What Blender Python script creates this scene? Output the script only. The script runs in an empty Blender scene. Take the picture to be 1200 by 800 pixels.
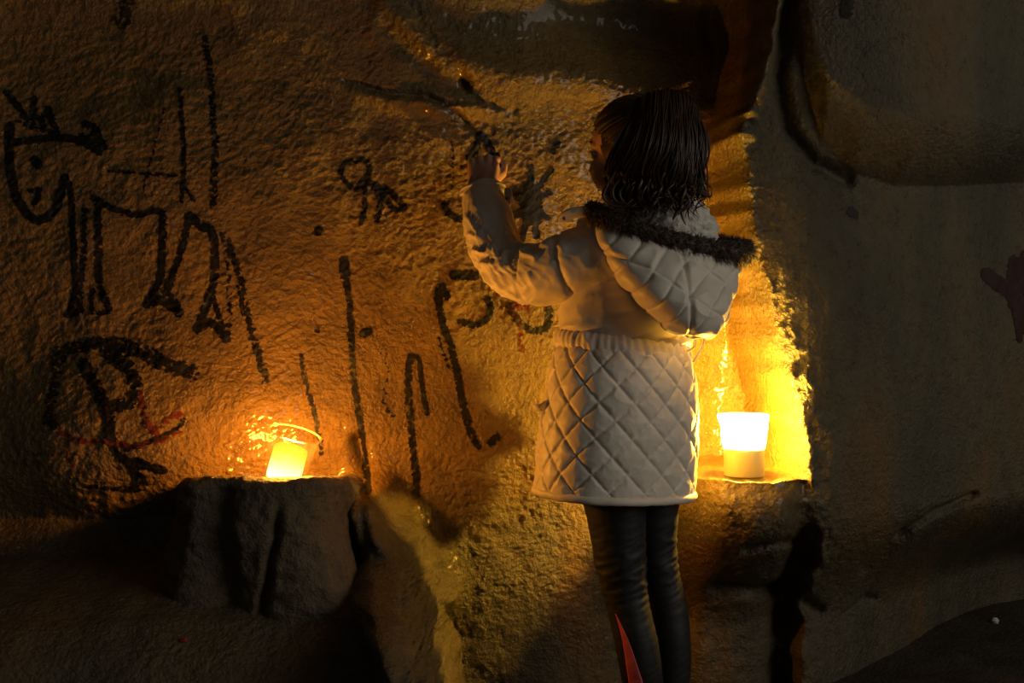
import bpy, bmesh, math, random
import numpy as np
from mathutils import Vector, Matrix

random.seed(7)
rng = np.random.default_rng(7)
SC = bpy.context.scene
COL = SC.collection

# ------------------------------------------------------------------ camera
FPX = 1350.0            # focal length in pixels of the 1200 px wide frame
CAMZ = 0.78
cam_d = bpy.data.cameras.new('camera')
cam_d.sensor_width = 36.0
cam_d.lens = 36.0 * FPX / 1200.0
cam_d.clip_start = 0.05
cam = bpy.data.objects.new('camera', cam_d)
COL.objects.link(cam)
cam.location = (0, 0, CAMZ)
cam.rotation_euler = (math.radians(90), 0, 0)
SC.camera = cam

# ------------------------------------------------------------------ world, added fill light, exposure
world = bpy.data.worlds.new('world')
SC.world = world
world.use_nodes = True
wb = world.node_tree.nodes['Background']
wb.inputs[0].default_value = (0.80, 0.76, 0.66, 1)
wb.inputs[1].default_value = 0.035

def area_light(name, loc, target, size, energy, color):
    l = bpy.data.lights.new(name, 'AREA')
    l.shape = 'DISK'
    l.size = size
    l.energy = energy
    l.color = color
    o = bpy.data.objects.new(name, l)
    COL.objects.link(o)
    o.location = loc
    d = Vector(target) - Vector(loc)
    o.rotation_euler = d.to_track_quat('-Z', 'Y').to_euler()
    return o
area_light('right_fill', (3.0, 0.55, 1.85), (0.3, 2.3, 0.75), 2.2, 29.0, (1.0, 0.92, 0.78))  # added soft area fill from the right, its source is not in view

SC.view_settings.view_transform = 'Standard'
SC.view_settings.look = 'None'
SC.view_settings.exposure = 0.0
SC.view_settings.gamma = 1.0
SC.view_settings.use_curve_mapping = False
SC.cycles.use_denoising = True
SC.cycles.caustics_reflective = False
SC.cycles.caustics_refractive = False
SC.cycles.sample_clamp_indirect = 4.0

# ------------------------------------------------------------------ numeric helpers
_perm = np.random.default_rng(3).permutation(256).astype(np.int64)
_perm = np.concatenate([_perm, _perm, _perm])
_gr = np.random.default_rng(4).normal(size=(256, 3))
_gr /= np.linalg.norm(_gr, axis=1)[:, None]

def perlin(x, y, z):
    x, y, z = np.broadcast_arrays(np.asarray(x, float), np.asarray(y, float), np.asarray(z, float))
    xi = np.floor(x).astype(np.int64); yi = np.floor(y).astype(np.int64); zi = np.floor(z).astype(np.int64)
    xf = x - xi; yf = y - yi; zf = z - zi
    u = xf * xf * xf * (xf * (xf * 6 - 15) + 10)
    v = yf * yf * yf * (yf * (yf * 6 - 15) + 10)
    w = zf * zf * zf * (zf * (zf * 6 - 15) + 10)
    X = xi & 255; Y = yi & 255; Z = zi & 255
    def g(dx, dy, dz):
        h = _perm[_perm[_perm[(X + dx) & 255] + ((Y + dy) & 255)] + ((Z + dz) & 255)]
        q = _gr[h]
        return q[..., 0] * (xf - dx) + q[..., 1] * (yf - dy) + q[..., 2] * (zf - dz)
    a = g(0, 0, 0) * (1 - u) + g(1, 0, 0) * u
    b = g(0, 1, 0) * (1 - u) + g(1, 1, 0) * u
    c = g(0, 0, 1) * (1 - u) + g(1, 0, 1) * u
    d = g(0, 1, 1) * (1 - u) + g(1, 1, 1) * u
    return ((a * (1 - v) + b * v) * (1 - w) + (c * (1 - v) + d * v) * w) * 1.6

def fbm(x, y, z, oct=4, lac=2.03, gain=0.5):
    s = 0; a = 1.0; t = 0
    for i in range(oct):
        s = s + a * perlin(x + 11.3 * i, y + 5.7 * i, z + 3.1 * i); t += a
        x = x * lac; y = y * lac; z = z * lac; a *= gain
    return s / t

def sstep(a, b, x):
    t = np.clip((x - a) / (b - a), 0, 1)
    return t * t * (3 - 2 * t)

def P(px, py, Y):
    """pixel of the 1200x800 frame at distance Y -> point of the place"""
    return np.array([(px - 600.0) * Y / FPX, Y, CAMZ - (py - 400.0) * Y / FPX])

def catmull(pts, n):
    pts = np.asarray(pts, float)
    k = len(pts)
    t = np.linspace(0, k - 1, n)
    i = np.clip(np.floor(t).astype(int), 0, k - 2)
    f = (t - i)[:, None]
    p0 = pts[np.clip(i - 1, 0, k - 1)]; p1 = pts[i]; p2 = pts[i + 1]; p3 = pts[np.clip(i + 2, 0, k - 1)]
    return 0.5 * ((2 * p1) + (-p0 + p2) * f + (2 * p0 - 5 * p1 + 4 * p2 - p3) * f * f + (-p0 + 3 * p1 - 3 * p2 + p3) * f ** 3)

def catmull_rows(rows, n=None):
    rows = np.array(rows); k = len(rows)
    return catmull(rows.reshape(k, -1), n or k * 5).reshape(-1, rows.shape[1], 3)

def interp_rows(tab, n):
    """smooth table rows (first column = parameter) sampled at n even parameters"""
    tab = np.asarray(tab, float)
    return catmull(tab, n)

# ------------------------------------------------------------------ mesh helpers
def mesh_obj(name, verts, faces, mat, parent=None, smooth=True):
    me = bpy.data.meshes.new(name)
    if isinstance(verts, np.ndarray) and isinstance(faces, np.ndarray):
        me.vertices.add(len(verts))
        me.vertices.foreach_set('co', verts.astype(np.float32).ravel())
        k = faces.shape[1]
        me.loops.add(faces.size)
        me.loops.foreach_set('vertex_index', faces.astype(np.int32).ravel())
        me.polygons.add(len(faces))
        me.polygons.foreach_set('loop_start', np.arange(0, faces.size, k, dtype=np.int32))
        me.polygons.foreach_set('loop_total', np.full(len(faces), k, dtype=np.int32))
        me.update(calc_edges=True)
    else:
        me.from_pydata([tuple(v) for v in verts], [], [tuple(f) for f in faces])
    me.validate()
    if smooth:
        me.polygons.foreach_set('use_smooth', [True] * len(me.polygons))
    me.update()
    o = bpy.data.objects.new(name, me)
    COL.objects.link(o)
    if mat:
        me.materials.append(mat)
    if parent:
        o.parent = parent
        o.matrix_parent_inverse = parent.matrix_world.inverted() if False else Matrix.Translation(-parent.location)
    return o

def tag(o, label, cat, group=None, kind=None):
    o['label'] = label
    o['category'] = cat
    if group: o['group'] = group
    if kind: o['kind'] = kind
    return o

def empty(name, loc):
    o = bpy.data.objects.new(name, None)
    o.empty_display_size = 0.05
    o.location = loc
    COL.objects.link(o)
    return o

def grid_faces(nr, nc, wrap):
    i = np.arange(nr - 1)[:, None]
    if wrap:
        j = np.arange(nc)[None, :]; j2 = (j + 1) % nc
    else:
        j = np.arange(nc - 1)[None, :]; j2 = j + 1
    a = i * nc + j; b = i * nc + j2; c = (i + 1) * nc + j2; d = (i + 1) * nc + j
    return np.stack([a + 0 * b, b + 0 * a, c + 0 * a, d + 0 * b], -1).reshape(-1, 4)

def rings_mesh(R, caps=(True, True), flip=False):
    """R: (nr,nc,3) closed rings -> verts, faces (lists)"""
    nr, nc, _ = R.shape
    V = R.reshape(-1, 3)
    F = grid_faces(nr, nc, True)
    if flip: F = F[:, ::-1]
    extra = []
    Vx = []
    n = len(V)
    for k, end in enumerate(caps):
        if not end: continue
        row = 0 if k == 0 else nr - 1
        c = R[row].mean(0)
        Vx.append(c)
        ci = n + len(Vx) - 1
        j = np.arange(nc); j2 = (j + 1) % nc
        if k == 0:
            f = np.stack([row * nc + j2, row * nc + j, np.full(nc, ci), np.full(nc, ci)], -1)
        else:
            f = np.stack([row * nc + j, row * nc + j2, np.full(nc, ci), np.full(nc, ci)], -1)
        if flip: f = f[:, ::-1]
        extra.append(f)
    if Vx:
        V = np.vstack([V, np.array(Vx)])
    faces = [tuple(f) for f in F]
    for f in extra:
        for q in f:
            u = list(dict.fromkeys(int(x) for x in q))
            faces.append(tuple(u))
    return [tuple(v) for v in V], faces

def merge(parts):
    V = []; F = []
    for v, f in parts:
        o = len(V)
        V += list(v)
        F += [tuple(i + o for i in q) for q in f]
    return V, F

def tube(path, rad, nseg=10, up=(0, 0, 1), ell=None, caps=(True, True)):
    """rings along a path. rad scalar or array; ell = second radius factor"""
    path = np.asarray(path, float)
    n = len(path)
    rad = np.broadcast_to(np.asarray(rad, float), (n,))
    T = np.gradient(path, axis=0)
    T /= np.linalg.norm(T, axis=1)[:, None] + 1e-12
    up = np.asarray(up, float)
    U = np.zeros((n, 3)); 
    u = up - T[0] * (up @ T[0])
    if np.linalg.norm(u) < 1e-4: u = np.array([1.0, 0, 0]) - T[0] * T[0][0]
    u /= np.linalg.norm(u)
    for i in range(n):
        u = u - T[i] * (u @ T[i]); u /= np.linalg.norm(u); U[i] = u
    W = np.cross(T, U)
    th = np.linspace(0, 2 * np.pi, nseg, endpoint=False)
    e = 1.0 if ell is None else ell
    R = path[:, None] + (np.cos(th)[None, :, None] * U[:, None] * rad[:, None, None]
                         + np.sin(th)[None, :, None] * W[:, None] * rad[:, None, None] * e)
    return R, T, U, W

def lathe(profile, nseg=48):
    pr = np.asarray(profile, float)
    th = np.linspace(0, 2 * np.pi, nseg, endpoint=False)
    R = np.stack([pr[:, None, 0] * np.cos(th), pr[:, None, 0] * np.sin(th), np.repeat(pr[:, 1:2], nseg, 1)], -1)
    return R

def ellipsoid(c, r, nu=24, nv=16, rot=None):
    th = np.linspace(0, 2 * np.pi, nu, endpoint=False)
    ph = np.linspace(-np.pi / 2, np.pi / 2, nv + 2)[1:-1]
    d = np.stack([np.cos(ph)[:, None] * np.cos(th), np.cos(ph)[:, None] * np.sin(th), np.repeat(np.sin(ph)[:, None], nu, 1)], -1)
    R = d * np.asarray(r, float)
    if rot is not None: R = R @ np.asarray(rot).T
    return rings_mesh(R + np.asarray(c, float))

def capsule(a, b, ra, rb, nseg=14):
    a = np.asarray(a, float); b = np.asarray(b, float)
    d = b - a; L = np.linalg.norm(d); d = d / L
    ts = []; rs = []
    for k in range(6):
        an = -np.pi / 2 + (k + 0.3) * (np.pi / 2) / 6
        ts.append(ra * math.sin(an)); rs.append(ra * math.cos(an))
    for k in range(1, 5):
        ts.append(L * k / 5); rs.append(ra + (rb - ra) * k / 5)
    for k in range(6):
        an = (k + 0.7) * (np.pi / 2) / 6
        ts.append(L + rb * math.sin(an)); rs.append(rb * math.cos(an))
    path = a + np.array(ts)[:, None] * d
    up = (0, 0, 1) if abs(d[2]) < 0.9 else (1, 0, 0)
    R, *_ = tube(path, rs, nseg, up)
    return rings_mesh(R)

# ------------------------------------------------------------------ materials
def new_mat(name):
    m = bpy.data.materials.new(name)
    m.use_nodes = True
    nt = m.node_tree
    b = nt.nodes['Principled BSDF']
    return m, nt, b

def noise_node(nt, scale, detail=4, rough=0.55, coord='Object', stretch=None):
    tc = nt.nodes.new('ShaderNodeTexCoord')
    n = nt.nodes.new('ShaderNodeTexNoise')
    n.inputs['Scale'].default_value = scale
    n.inputs['Detail'].default_value = detail
    n.inputs['Roughness'].default_value = rough
    if stretch:
        mp = nt.nodes.new('ShaderNodeMapping')
        mp.inputs['Scale'].default_value = stretch
        nt.links.new(tc.outputs[coord], mp.inputs['Vector'])
        nt.links.new(mp.outputs[0], n.inputs['Vector'])
    else:
        nt.links.new(tc.outputs[coord], n.inputs['Vector'])
    return n

def ramp(nt, src, stops):
    r = nt.nodes.new('ShaderNodeValToRGB')
    els = r.color_ramp.elements
    while len(els) < len(stops): els.new(0.5)
    for e, (p, c) in zip(els, stops):
        e.position = p; e.color = (*c, 1)
    nt.links.new(src, r.inputs[0])
    return r

def mixc(nt, fac, a, b):
    m = nt.nodes.new('ShaderNodeMix')
    m.data_type = 'RGBA'
    nt.links.new(fac, m.inputs[0])
    nt.links.new(a, m.inputs[6]); nt.links.new(b, m.inputs[7])
    return m.outputs[2]

def bump(nt, b, srcs):
    """srcs: list of (socket, strength, distance) chained"""
    prev = None
    for s, st, dist in srcs:
        bn = nt.nodes.new('ShaderNodeBump')
        bn.inputs['Strength'].default_value = st
        bn.inputs['Distance'].default_value = dist
        nt.links.new(s, bn.inputs['Height'])
        if prev: nt.links.new(prev, bn.inputs['Normal'])
        prev = bn.outputs[0]
    nt.links.new(prev, b.inputs['Normal'])

def rock_mat(name, ochre, grey, rough=0.42, spec=0.5, bumpf=1.0, use_tone=True, gloss=0.0):
    m, nt, b = new_mat(name)
    n1 = noise_node(nt, 5.0, 6, 0.62)
    n2 = noise_node(nt, 38.0, 4, 0.6)
    n3 = noise_node(nt, 2.2, 3, 0.5, stretch=(2.4, 1, 0.6))
    c1 = ramp(nt, n1.outputs[0], [(0.30, tuple(x * 0.62 for x in ochre)), (0.52, ochre), (0.74, tuple(min(1, x * 1.35) for x in ochre))])
    c2 = ramp(nt, n3.outputs[0], [(0.32, tuple(x * 0.6 for x in grey)), (0.5, grey), (0.68, (grey[0] * 1.55, grey[1] * 1.02, grey[2] * 0.62))])
    if use_tone:
        at = nt.nodes.new('ShaderNodeAttribute'); at.attribute_name = 'tone'
        col = mixc(nt, at.outputs['Fac'], c1.outputs[0], c2.outputs[0])
    else:
        col = c1.outputs[0]
    d = ramp(nt, n2.outputs[0], [(0.3, (0.72, 0.70, 0.66)), (0.6, (1, 1, 1))])
    mu = nt.nodes.new('ShaderNodeMix'); mu.data_type = 'RGBA'; mu.blend_type = 'MULTIPLY'
    mu.inputs[0].default_value = 1.0
    nt.links.new(col, mu.inputs[6]); nt.links.new(d.outputs[0], mu.inputs[7])
    nt.links.new(mu.outputs[2], b.inputs['Base Color'])
    rr = ramp(nt, n2.outputs[0], [(0.3, (rough - 0.08,) * 3), (0.7, (rough + 0.12,) * 3)])
    nt.links.new(rr.outputs[0], b.inputs['Roughness'])
    b.inputs['Specular IOR Level'].default_value = spec
    if gloss and use_tone:            # the drawn wall is varnished, the bare rock is not
        gm = nt.nodes.new('ShaderNodeMapRange')
        gm.inputs[1].default_value = 0.0; gm.inputs[2].default_value = 1.0
        gm.inputs[3].default_value = gloss; gm.inputs[4].default_value = 0.0
        nt.links.new(at.outputs['Fac'], gm.inputs[0])
        nt.links.new(gm.outputs[0], b.inputs['Coat Weight'])
    b.inputs['Coat Roughness'].default_value = 0.15
    f1 = noise_node(nt, 95.0, 5, 0.62)
    f2 = noise_node(nt, 260.0, 3, 0.6)
    bump(nt, b, [(f1.outputs[0], 1.0 * bumpf, 0.010), (f2.outputs[0], 0.35 * bumpf, 0.002)])
    return m

M = {}
M['rock'] = rock_mat('cave_rock', (0.185, 0.108, 0.022), (0.105, 0.088, 0.048), 0.32, 0.6, gloss=0.55)
M['ledge_rock'] = rock_mat('ledge_rock', (0.150, 0.112, 0.068), (0.1, 0.09, 0.06), 0.46, 0.45, use_tone=False)
M['floor'] = rock_mat('dirt_floor', (0.060, 0.046, 0.032), (0.06, 0.05, 0.04), 0.75, 0.2, use_tone=False)
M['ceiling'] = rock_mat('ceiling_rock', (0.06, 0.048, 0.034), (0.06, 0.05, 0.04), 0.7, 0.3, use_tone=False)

def simple_mat(name, col, rough=0.5, spec=0.5, nscale=None, nvar=0.25, bscale=None, bstr=0.3, bdist=0.002, sheen=0.0, sub=0.0):
    m, nt, b = new_mat(name)
    if nscale:
        n = noise_node(nt, nscale, 4)
        r = ramp(nt, n.outputs[0], [(0.3, tuple(x * (1 - nvar) for x in col)), (0.7, tuple(min(1, x * (1 + nvar)) for x in col))])
        nt.links.new(r.outputs[0], b.inputs['Base Color'])
    else:
        b.inputs['Base Color'].default_value = (*col, 1)
    b.inputs['Roughness'].default_value = rough
    b.inputs['Specular IOR Level'].default_value = spec
    if bscale:
        n = noise_node(nt, bscale, 4)
        bump(nt, b, [(n.outputs[0], bstr, bdist)])
    if sheen:
        b.inputs['Sheen Weight'].default_value = sheen
    if sub:
        b.inputs['Subsurface Weight'].default_value = sub
        b.inputs['Subsurface Radius'].default_value = (0.02, 0.008, 0.004)
        b.inputs['Subsurface Scale'].default_value = 0.3
    return m

M['charcoal'] = simple_mat('charcoal_paint', (0.008, 0.007, 0.006), 0.50, 0.35, 60, 0.4, 240, 0.5, 0.002)
M['red_paint'] = simple_mat('red_ochre_paint', (0.13, 0.022, 0.010), 0.6, 0.3, 60, 0.4, 240, 0.5, 0.002)
M['maroon_paint'] = simple_mat('maroon_paint', (0.032, 0.010, 0.008), 0.6, 0.3, 40, 0.3, 240, 0.4, 0.002)
M['coat'] = simple_mat('coat_satin', (0.77, 0.70, 0.61), 0.46, 0.35, 14, 0.05, 55, 0.18, 0.006, sheen=0.15)
M['coat_trim'] = simple_mat('coat_trim', (0.78, 0.71, 0.62), 0.5, 0.35, 14, 0.05, 70, 0.2, 0.004)
M['fur'] = simple_mat('brown_fake_fur', (0.085, 0.060, 0.045), 0.5, 0.4, 120, 0.5)
M['sherpa'] = simple_mat('cream_fleece', (0.70, 0.66, 0.58), 0.9, 0.1, 90, 0.12, 160, 0.6, 0.006, sheen=0.4)
M['skin'] = simple_mat('skin', (0.52, 0.30, 0.20), 0.48, 0.4, 30, 0.08, 320, 0.12, 0.001, sub=0.15)
M['hair'] = simple_mat('dark_brown_hair', (0.042, 0.022, 0.013), 0.45, 0.5, 60, 0.4)
M['leggings'] = simple_mat('black_leggings', (0.016, 0.015, 0.017), 0.58, 0.4, 90, 0.25, 420, 0.25, 0.001)
M['pink'] = simple_mat('coral_pink_fabric', (0.75, 0.13, 0.15), 0.6, 0.3, 60, 0.1, 420, 0.25, 0.001)
M['shoe'] = simple_mat('dark_shoe', (0.03, 0.03, 0.035), 0.5, 0.4, 50, 0.2)
M['sole'] = simple_mat('pale_sole', (0.35, 0.33, 0.30), 0.6, 0.3, 50, 0.1)
M['button'] = simple_mat('metal_snap', (0.25, 0.20, 0.14), 0.3, 0.6)
M['button'].node_tree.nodes['Principled BSDF'].inputs['Metallic'].default_value = 0.9
M['eye'] = simple_mat('eye', (0.25, 0.22, 0.20), 0.15, 0.6)
M['pebble'] = simple_mat('white_pebble', (0.55, 0.53, 0.48), 0.6, 0.4, 60, 0.15)
M['dark_stone'] = simple_mat('dark_stone', (0.018, 0.015, 0.012), 0.7, 0.3, 60, 0.3)
M['twig'] = simple_mat('dry_straw', (0.20, 0.13, 0.05), 0.7, 0.3, 90, 0.3)
M['red_scrap'] = simple_mat('red_scrap', (0.32, 0.03, 0.012), 0.6, 0.3, 90, 0.3)

# clear plastic tumbler: thin clear wall
m, nt, b = new_mat('clear_plastic')
nt.nodes.remove(b)
tr = nt.nodes.new('ShaderNodeBsdfTransparent'); tr.inputs[0].default_value = (0.97, 0.96, 0.93, 1)
gl = nt.nodes.new('ShaderNodeBsdfGlossy'); gl.inputs['Roughness'].default_value = 0.03
lw = nt.nodes.new('ShaderNodeLayerWeight'); lw.inputs['Blend'].default_value = 0.5
pw = nt.nodes.new('ShaderNodeMath'); pw.operation = 'POWER'; pw.inputs[1].default_value = 3.0
fr = nt.nodes.new('ShaderNodeMath'); fr.operation = 'MULTIPLY_ADD'; fr.inputs[1].default_value = 0.30; fr.inputs[2].default_value = 0.006
nt.links.new(lw.outputs['Facing'], pw.inputs[0]); nt.links.new(pw.outputs[0], fr.inputs[0])
df = nt.nodes.new('ShaderNodeBsdfTranslucent'); df.inputs[0].default_value = (0.9, 0.85, 0.75, 1)
mx = nt.nodes.new('ShaderNodeMixShader'); mx0 = nt.nodes.new('ShaderNodeMixShader'); mx0.inputs[0].default_value = 0.006
nt.links.new(tr.outputs[0], mx0.inputs[1]); nt.links.new(df.outputs[0], mx0.inputs[2])
nt.links.new(fr.outputs[0], mx.inputs[0]); nt.links.new(mx0.outputs[0], mx.inputs[1]); nt.links.new(gl.outputs[0], mx.inputs[2])
nt.links.new(mx.outputs[0], nt.nodes['Material Output'].inputs[0])
M['plastic'] = m
M['plastic_rim'] = simple_mat('clear_plastic_rim', (0.75, 0.62, 0.42), 0.2, 0.6)
rb = M['plastic_rim'].node_tree.nodes['Principled BSDF']
rb.inputs['Transmission Weight'].default_value = 0.55
rb.inputs['Alpha'].default_value = 0.28

def glow_mat(name, base, stops, zmin, zmax, strength):
    """wax lit from inside by its own light: brightness by height in the candle"""
    m, nt, b = new_mat(name)
    b.inputs['Base Color'].default_value = (*base, 1)
    b.inputs['Roughness'].default_value = 0.5
    tc = nt.nodes.new('ShaderNodeTexCoord')
    sp = nt.nodes.new('ShaderNodeSeparateXYZ')
    nt.links.new(tc.outputs['Object'], sp.inputs[0])
    mr = nt.nodes.new('ShaderNodeMapRange')
    mr.inputs[1].default_value = zmin; mr.inputs[2].default_value = zmax
    nt.links.new(sp.outputs[2], mr.inputs[0])
    r = ramp(nt, mr.outputs[0], stops)
    nt.links.new(r.outputs[0], b.inputs['Emission Color'])
    b.inputs['Emission Strength'].default_value = strength
    return m

def shine_through(m, strength):
    """glowing wax that shines and lets through the light inside and behind it"""
    gnt = m.node_tree
    gb = gnt.nodes['Principled BSDF']
    gtr = gnt.nodes.new('ShaderNodeBsdfTransparent'); gadd = gnt.nodes.new('ShaderNodeAddShader'); gem = gnt.nodes.new('ShaderNodeEmission')
    gtr.inputs[0].default_value = (0.9, 0.85, 0.7, 1)
    gnt.links.new(gb.inputs['Emission Color'].links[0].from_socket, gem.inputs[0]); gem.inputs[1].default_value = strength
    gnt.links.new(gtr.outputs[0], gadd.inputs[0]); gnt.links.new(gem.outputs[0], gadd.inputs[1])
    gnt.links.new(gadd.outputs[0], gnt.nodes['Material Output'].inputs[0])

# ------------------------------------------------------------------ the cave wall: depth as a function of (x, z)
LEDGE_Z = 0.495         # shelf of the candle in the hollow, right
RC = P(872, 549, 2.45) # foot of that candle
RC[2] = LEDGE_Z

def line_d(x, z, pts):
    """distance to a polyline in the (x,z) plane, with the parameter 0..1 of the nearest point"""
    best = np.full(np.shape(x), 1e9); bt = np.zeros(np.shape(x))
    n = len(pts) - 1
    for i in range(n):
        ax, az = pts[i]; bx, bz = pts[i + 1]
        dx, dz = bx - ax, bz - az
        L = dx * dx + dz * dz + 1e-12
        t = np.clip(((x - ax) * dx + (z - az) * dz) / L, 0, 1)
        d = np.hypot(x - ax - t * dx, z - az - t * dz)
        m_ = d < best
        best = np.where(m_, d, best); bt = np.where(m_, (i + t) / n, bt)
    return best, bt

def pl(pts, Y=2.5):
    return [tuple(P(a, b_, Y)[[0, 2]]) for a, b_ in pts]

RIB = pl([(905, -60), (892, 40), (872, 110), (852, 170), (862, 250), (876, 320), (900, 400), (918, 470), (930, 545), (950, 640)], 2.52)
def rib_x(z):
    zz = np.array([p[1] for p in RIB])[::-1]; xx = np.array([p[0] for p in RIB])[::-1]
    return np.interp(z, zz, xx)

def smooth_interp(x, xs, ys):
    w = 0.05
    return sum(np.interp(x + k * w, xs, ys) * g for k, g in ((-2, .1), (-1, .2), (0, .4), (1, .2), (2, .1)))

def wall_base(x, z):
    x = np.asarray(x, float); z = np.asarray(z, float)
    xw = x + 0.010 * fbm(x * 13, 2.0, z * 13, 3); zw = z + 0.010 * fbm(x * 13, 8.0, z * 13, 3)
    Y = smooth_interp(x, [-2.6, -1.6, -1.07, -0.54, -0.06, 0.22, 0.55, 0.75, 3.2],
                         [1.55, 2.24, 2.41, 2.445, 2.505, 2.565, 2.635, 2.66, 3.0])
    # right-hand mass: front surface receding to the right
    G = smooth_interp(x, [0.3, 0.62, 0.85, 1.10, 1.45, 1.9, 2.5, 3.2], [2.37, 2.39, 2.53, 2.69, 2.93, 3.1, 3.0, 2.2])
    rx = rib_x(z)
    wl = 0.055
    s = sstep(rx - wl, rx + 0.012, x + 0.012 * perlin(z * 22, 3.3, x * 5))
    hollow_h = sstep(1.15, 0.62, z)
    G2 = np.where(True, G + 0.015 * (1 - hollow_h), G)
    Y = Y * (1 - s) + np.minimum(G2, Y + 0.3) * s
    # hollow around the right candle
    cx = RC[0]
    e = ((x - cx + 0.02) / 0.115) ** 2 + ((z - (LEDGE_Z + 0.13)) / 0.25) ** 2
    Y = Y + 0.095 * np.exp(-e * 1.0) * sstep(LEDGE_Z - 0.01, LEDGE_Z + 0.02, z)
    # shelf below the right candle: rock bulging forwards
    half = 0.15
    fx = np.exp(-(np.abs((x - cx - 0.01) / half)) ** 4)
    lipw = 0.012 * perlin(x * 18, 1.7, 0.4)
    shelf_front = 2.36 + 0.05 * ((x - cx) / 0.12) ** 2 + lipw
    under = sstep(LEDGE_Z + 0.004, LEDGE_Z - 0.004, z + 0.004 * perlin(x * 40, 4.4, 2.2))
    droop = 0.02 * sstep(LEDGE_Z, LEDGE_Z - 0.05, z) - 0.10 * sstep(LEDGE_Z - 0.05, LEDGE_Z - 0.35, z)
    Yb = np.minimum(Y, shelf_front - droop)
    Y = Y * (1 - under * fx) + Yb * under * fx
    # lower wall to the right of the girl: undercut folds, then out to the foot of the wall
    low = sstep(0.42, 0.12, z) * sstep(0.15, 0.5, x)
    Y = Y + low * (0.16 + 0.30 * sstep(0.5, 1.4, x))
    # boulder overhanging upper right
    bl = pl([(905, 60), (918, 130), (935, 185), (975, 212), (1040, 222), (1120, 214), (1230, 200), (1400, 190)], 2.62)
    bx = np.array([p[0] for p in bl]); bz = np.array([p[1] for p in bl])
    zb = np.interp(x, bx, bz)
    ins = sstep(zb - 0.004, zb + 0.13, z) * sstep(bl[0][0] - 0.03, bl[0][0] + 0.34, x + 0.10 * (z - 1.3))
    Y = Y - 0.16 * np.sqrt(np.clip(ins, 0, 1))
    # crevice left of the boulder
    d, t = line_d(xw, zw, pl([(925, -40), (900, 40), (892, 110), (905, 170), (935, 205), (980, 218)], 2.58))
    Y = Y + 0.035 * np.exp(-(d / 0.016) ** 2)
    # ridge hanging down left of the crevice
    d, t = line_d(xw, zw, pl([(885, -60), (880, 40), (858, 110), (848, 140)], 2.55))
    Y = Y - 0.055 * np.exp(-(d / 0.035) ** 2)
    d, t = line_d(xw, zw, pl([(842, 0), (850, 60), (838, 110)], 2.6))
    Y = Y + 0.04 * np.exp(-(d / 0.03) ** 2)
    # dark hollow above the girl's head
    e = (np.abs(x - P(760, 30, 2.6)[0]) / 0.20) ** 2 + ((z - P(760, 20, 2.6)[2]) / 0.11) ** 2
    Y = Y + 0.10 * np.exp(-e)
    # two short steps right of the head
    for py in (157, 178):
        d, t = line_d(xw, zw, pl([(815, py + 2), (838, py - 2), (858, py)], 2.6))
        Y = Y - 0.018 * np.exp(-(d / 0.012) ** 2)
    # upper wall: cracks and grooves
    for pts, amp, w in (
        ([(405, 98), (440, 106), (480, 113), (520, 120), (560, 118), (604, 126)], 0.014, 0.008),
        ([(505, 118), (535, 132), (556, 152)], 0.014, 0.009),
        ([(440, 10), (470, 50), (505, 80), (550, 104)], 0.026, 0.026),
        ([(475, 0), (500, 40), (545, 92)], 0.016, 0.016),
        ([(540, 85), (546, 105)], 0.022, 0.009)):
        d, t = line_d(xw, zw, pl(pts, 2.5))
        Y = Y + amp * np.exp(-(d / w) ** 2) * (0.4 + 0.6 * np.sin(np.pi * np.clip(t, 0.02, 0.98)))
    d, t = line_d(xw, zw, pl([(405, 106), (480, 122), (560, 126), (604, 132)], 2.5))
    Y = Y - 0.020 * np.exp(-(d / 0.022) ** 2) * np.sin(np.pi * np.clip(t, 0.02, 0.98))
    d, t = line_d(xw, zw, pl([(455, 20), (520, 75), (600, 95), (690, 85)], 2.5))
    Y = Y - 0.03 * np.exp(-(d / 0.05) ** 2)
    # top of the wall leans over
    Y = Y - 0.50 * sstep(1.45, 2.4, z) + 0.06 * sstep(0.95, 1.5, z) * sstep(-0.1, -0.9, x)
    # left foot: rock bench, its right edge falling away
    ex = np.interp(z, [0.0, 0.03, 0.20, 0.29, 0.42], [-0.10, -0.105, -0.15, -0.17, -0.215])
    bench = sstep(ex + 0.008, ex - 0.012, x + 0.020 * perlin(z * 12, 0.3, 7.7) + 0.006 * perlin(z * 45, 0.3, 3.7))
    wz = z + 0.012 * fbm(x * 6, 5.5, z * 2, 3)
    prof = np.interp(wz, [-0.1, 0.05, 0.16, 0.24, 0.285, 0.315, 0.335, 0.36, 0.42], [0.62, 0.58, 0.53, 0.46, 0.39, 0.30, 0.18, 0.06, 0.0])
    Y = Y - bench * prof
    # swelling left of the left candle
    e = ((x + 0.80) / 0.34) ** 2 + ((z - 0.55) / 0.20) ** 2
    Y = Y - 0.125 * np.exp(-e)
    # boulder, far lower left
    e = ((x + 1.10) / 0.30) ** 2 + ((z - 0.24) / 0.15) ** 2
    Y = Y - 0.09 * np.exp(-e ** 1.5)
    e = ((x + 0.93) / 0.16) ** 2 + ((z - 0.02) / 0.075) ** 2
    Y = Y + 0.16 * np.exp(-e ** 2)
    # stubby buttress right of the ledge block, and the crevice beside it
    d, t = line_d(xw, zw, pl([(425, 600), (445, 640), (475, 685), (490, 710)], 2.3))
    Y = Y - 0.24 * np.exp(-(d / 0.050) ** 2)
    d, t = line_d(xw, zw, pl([(415, 520), (432, 575), (445, 625), (480, 655), (515, 672)], 2.42))
    Y = Y + 0.035 * np.exp(-(d / 0.014) ** 2)
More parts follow.
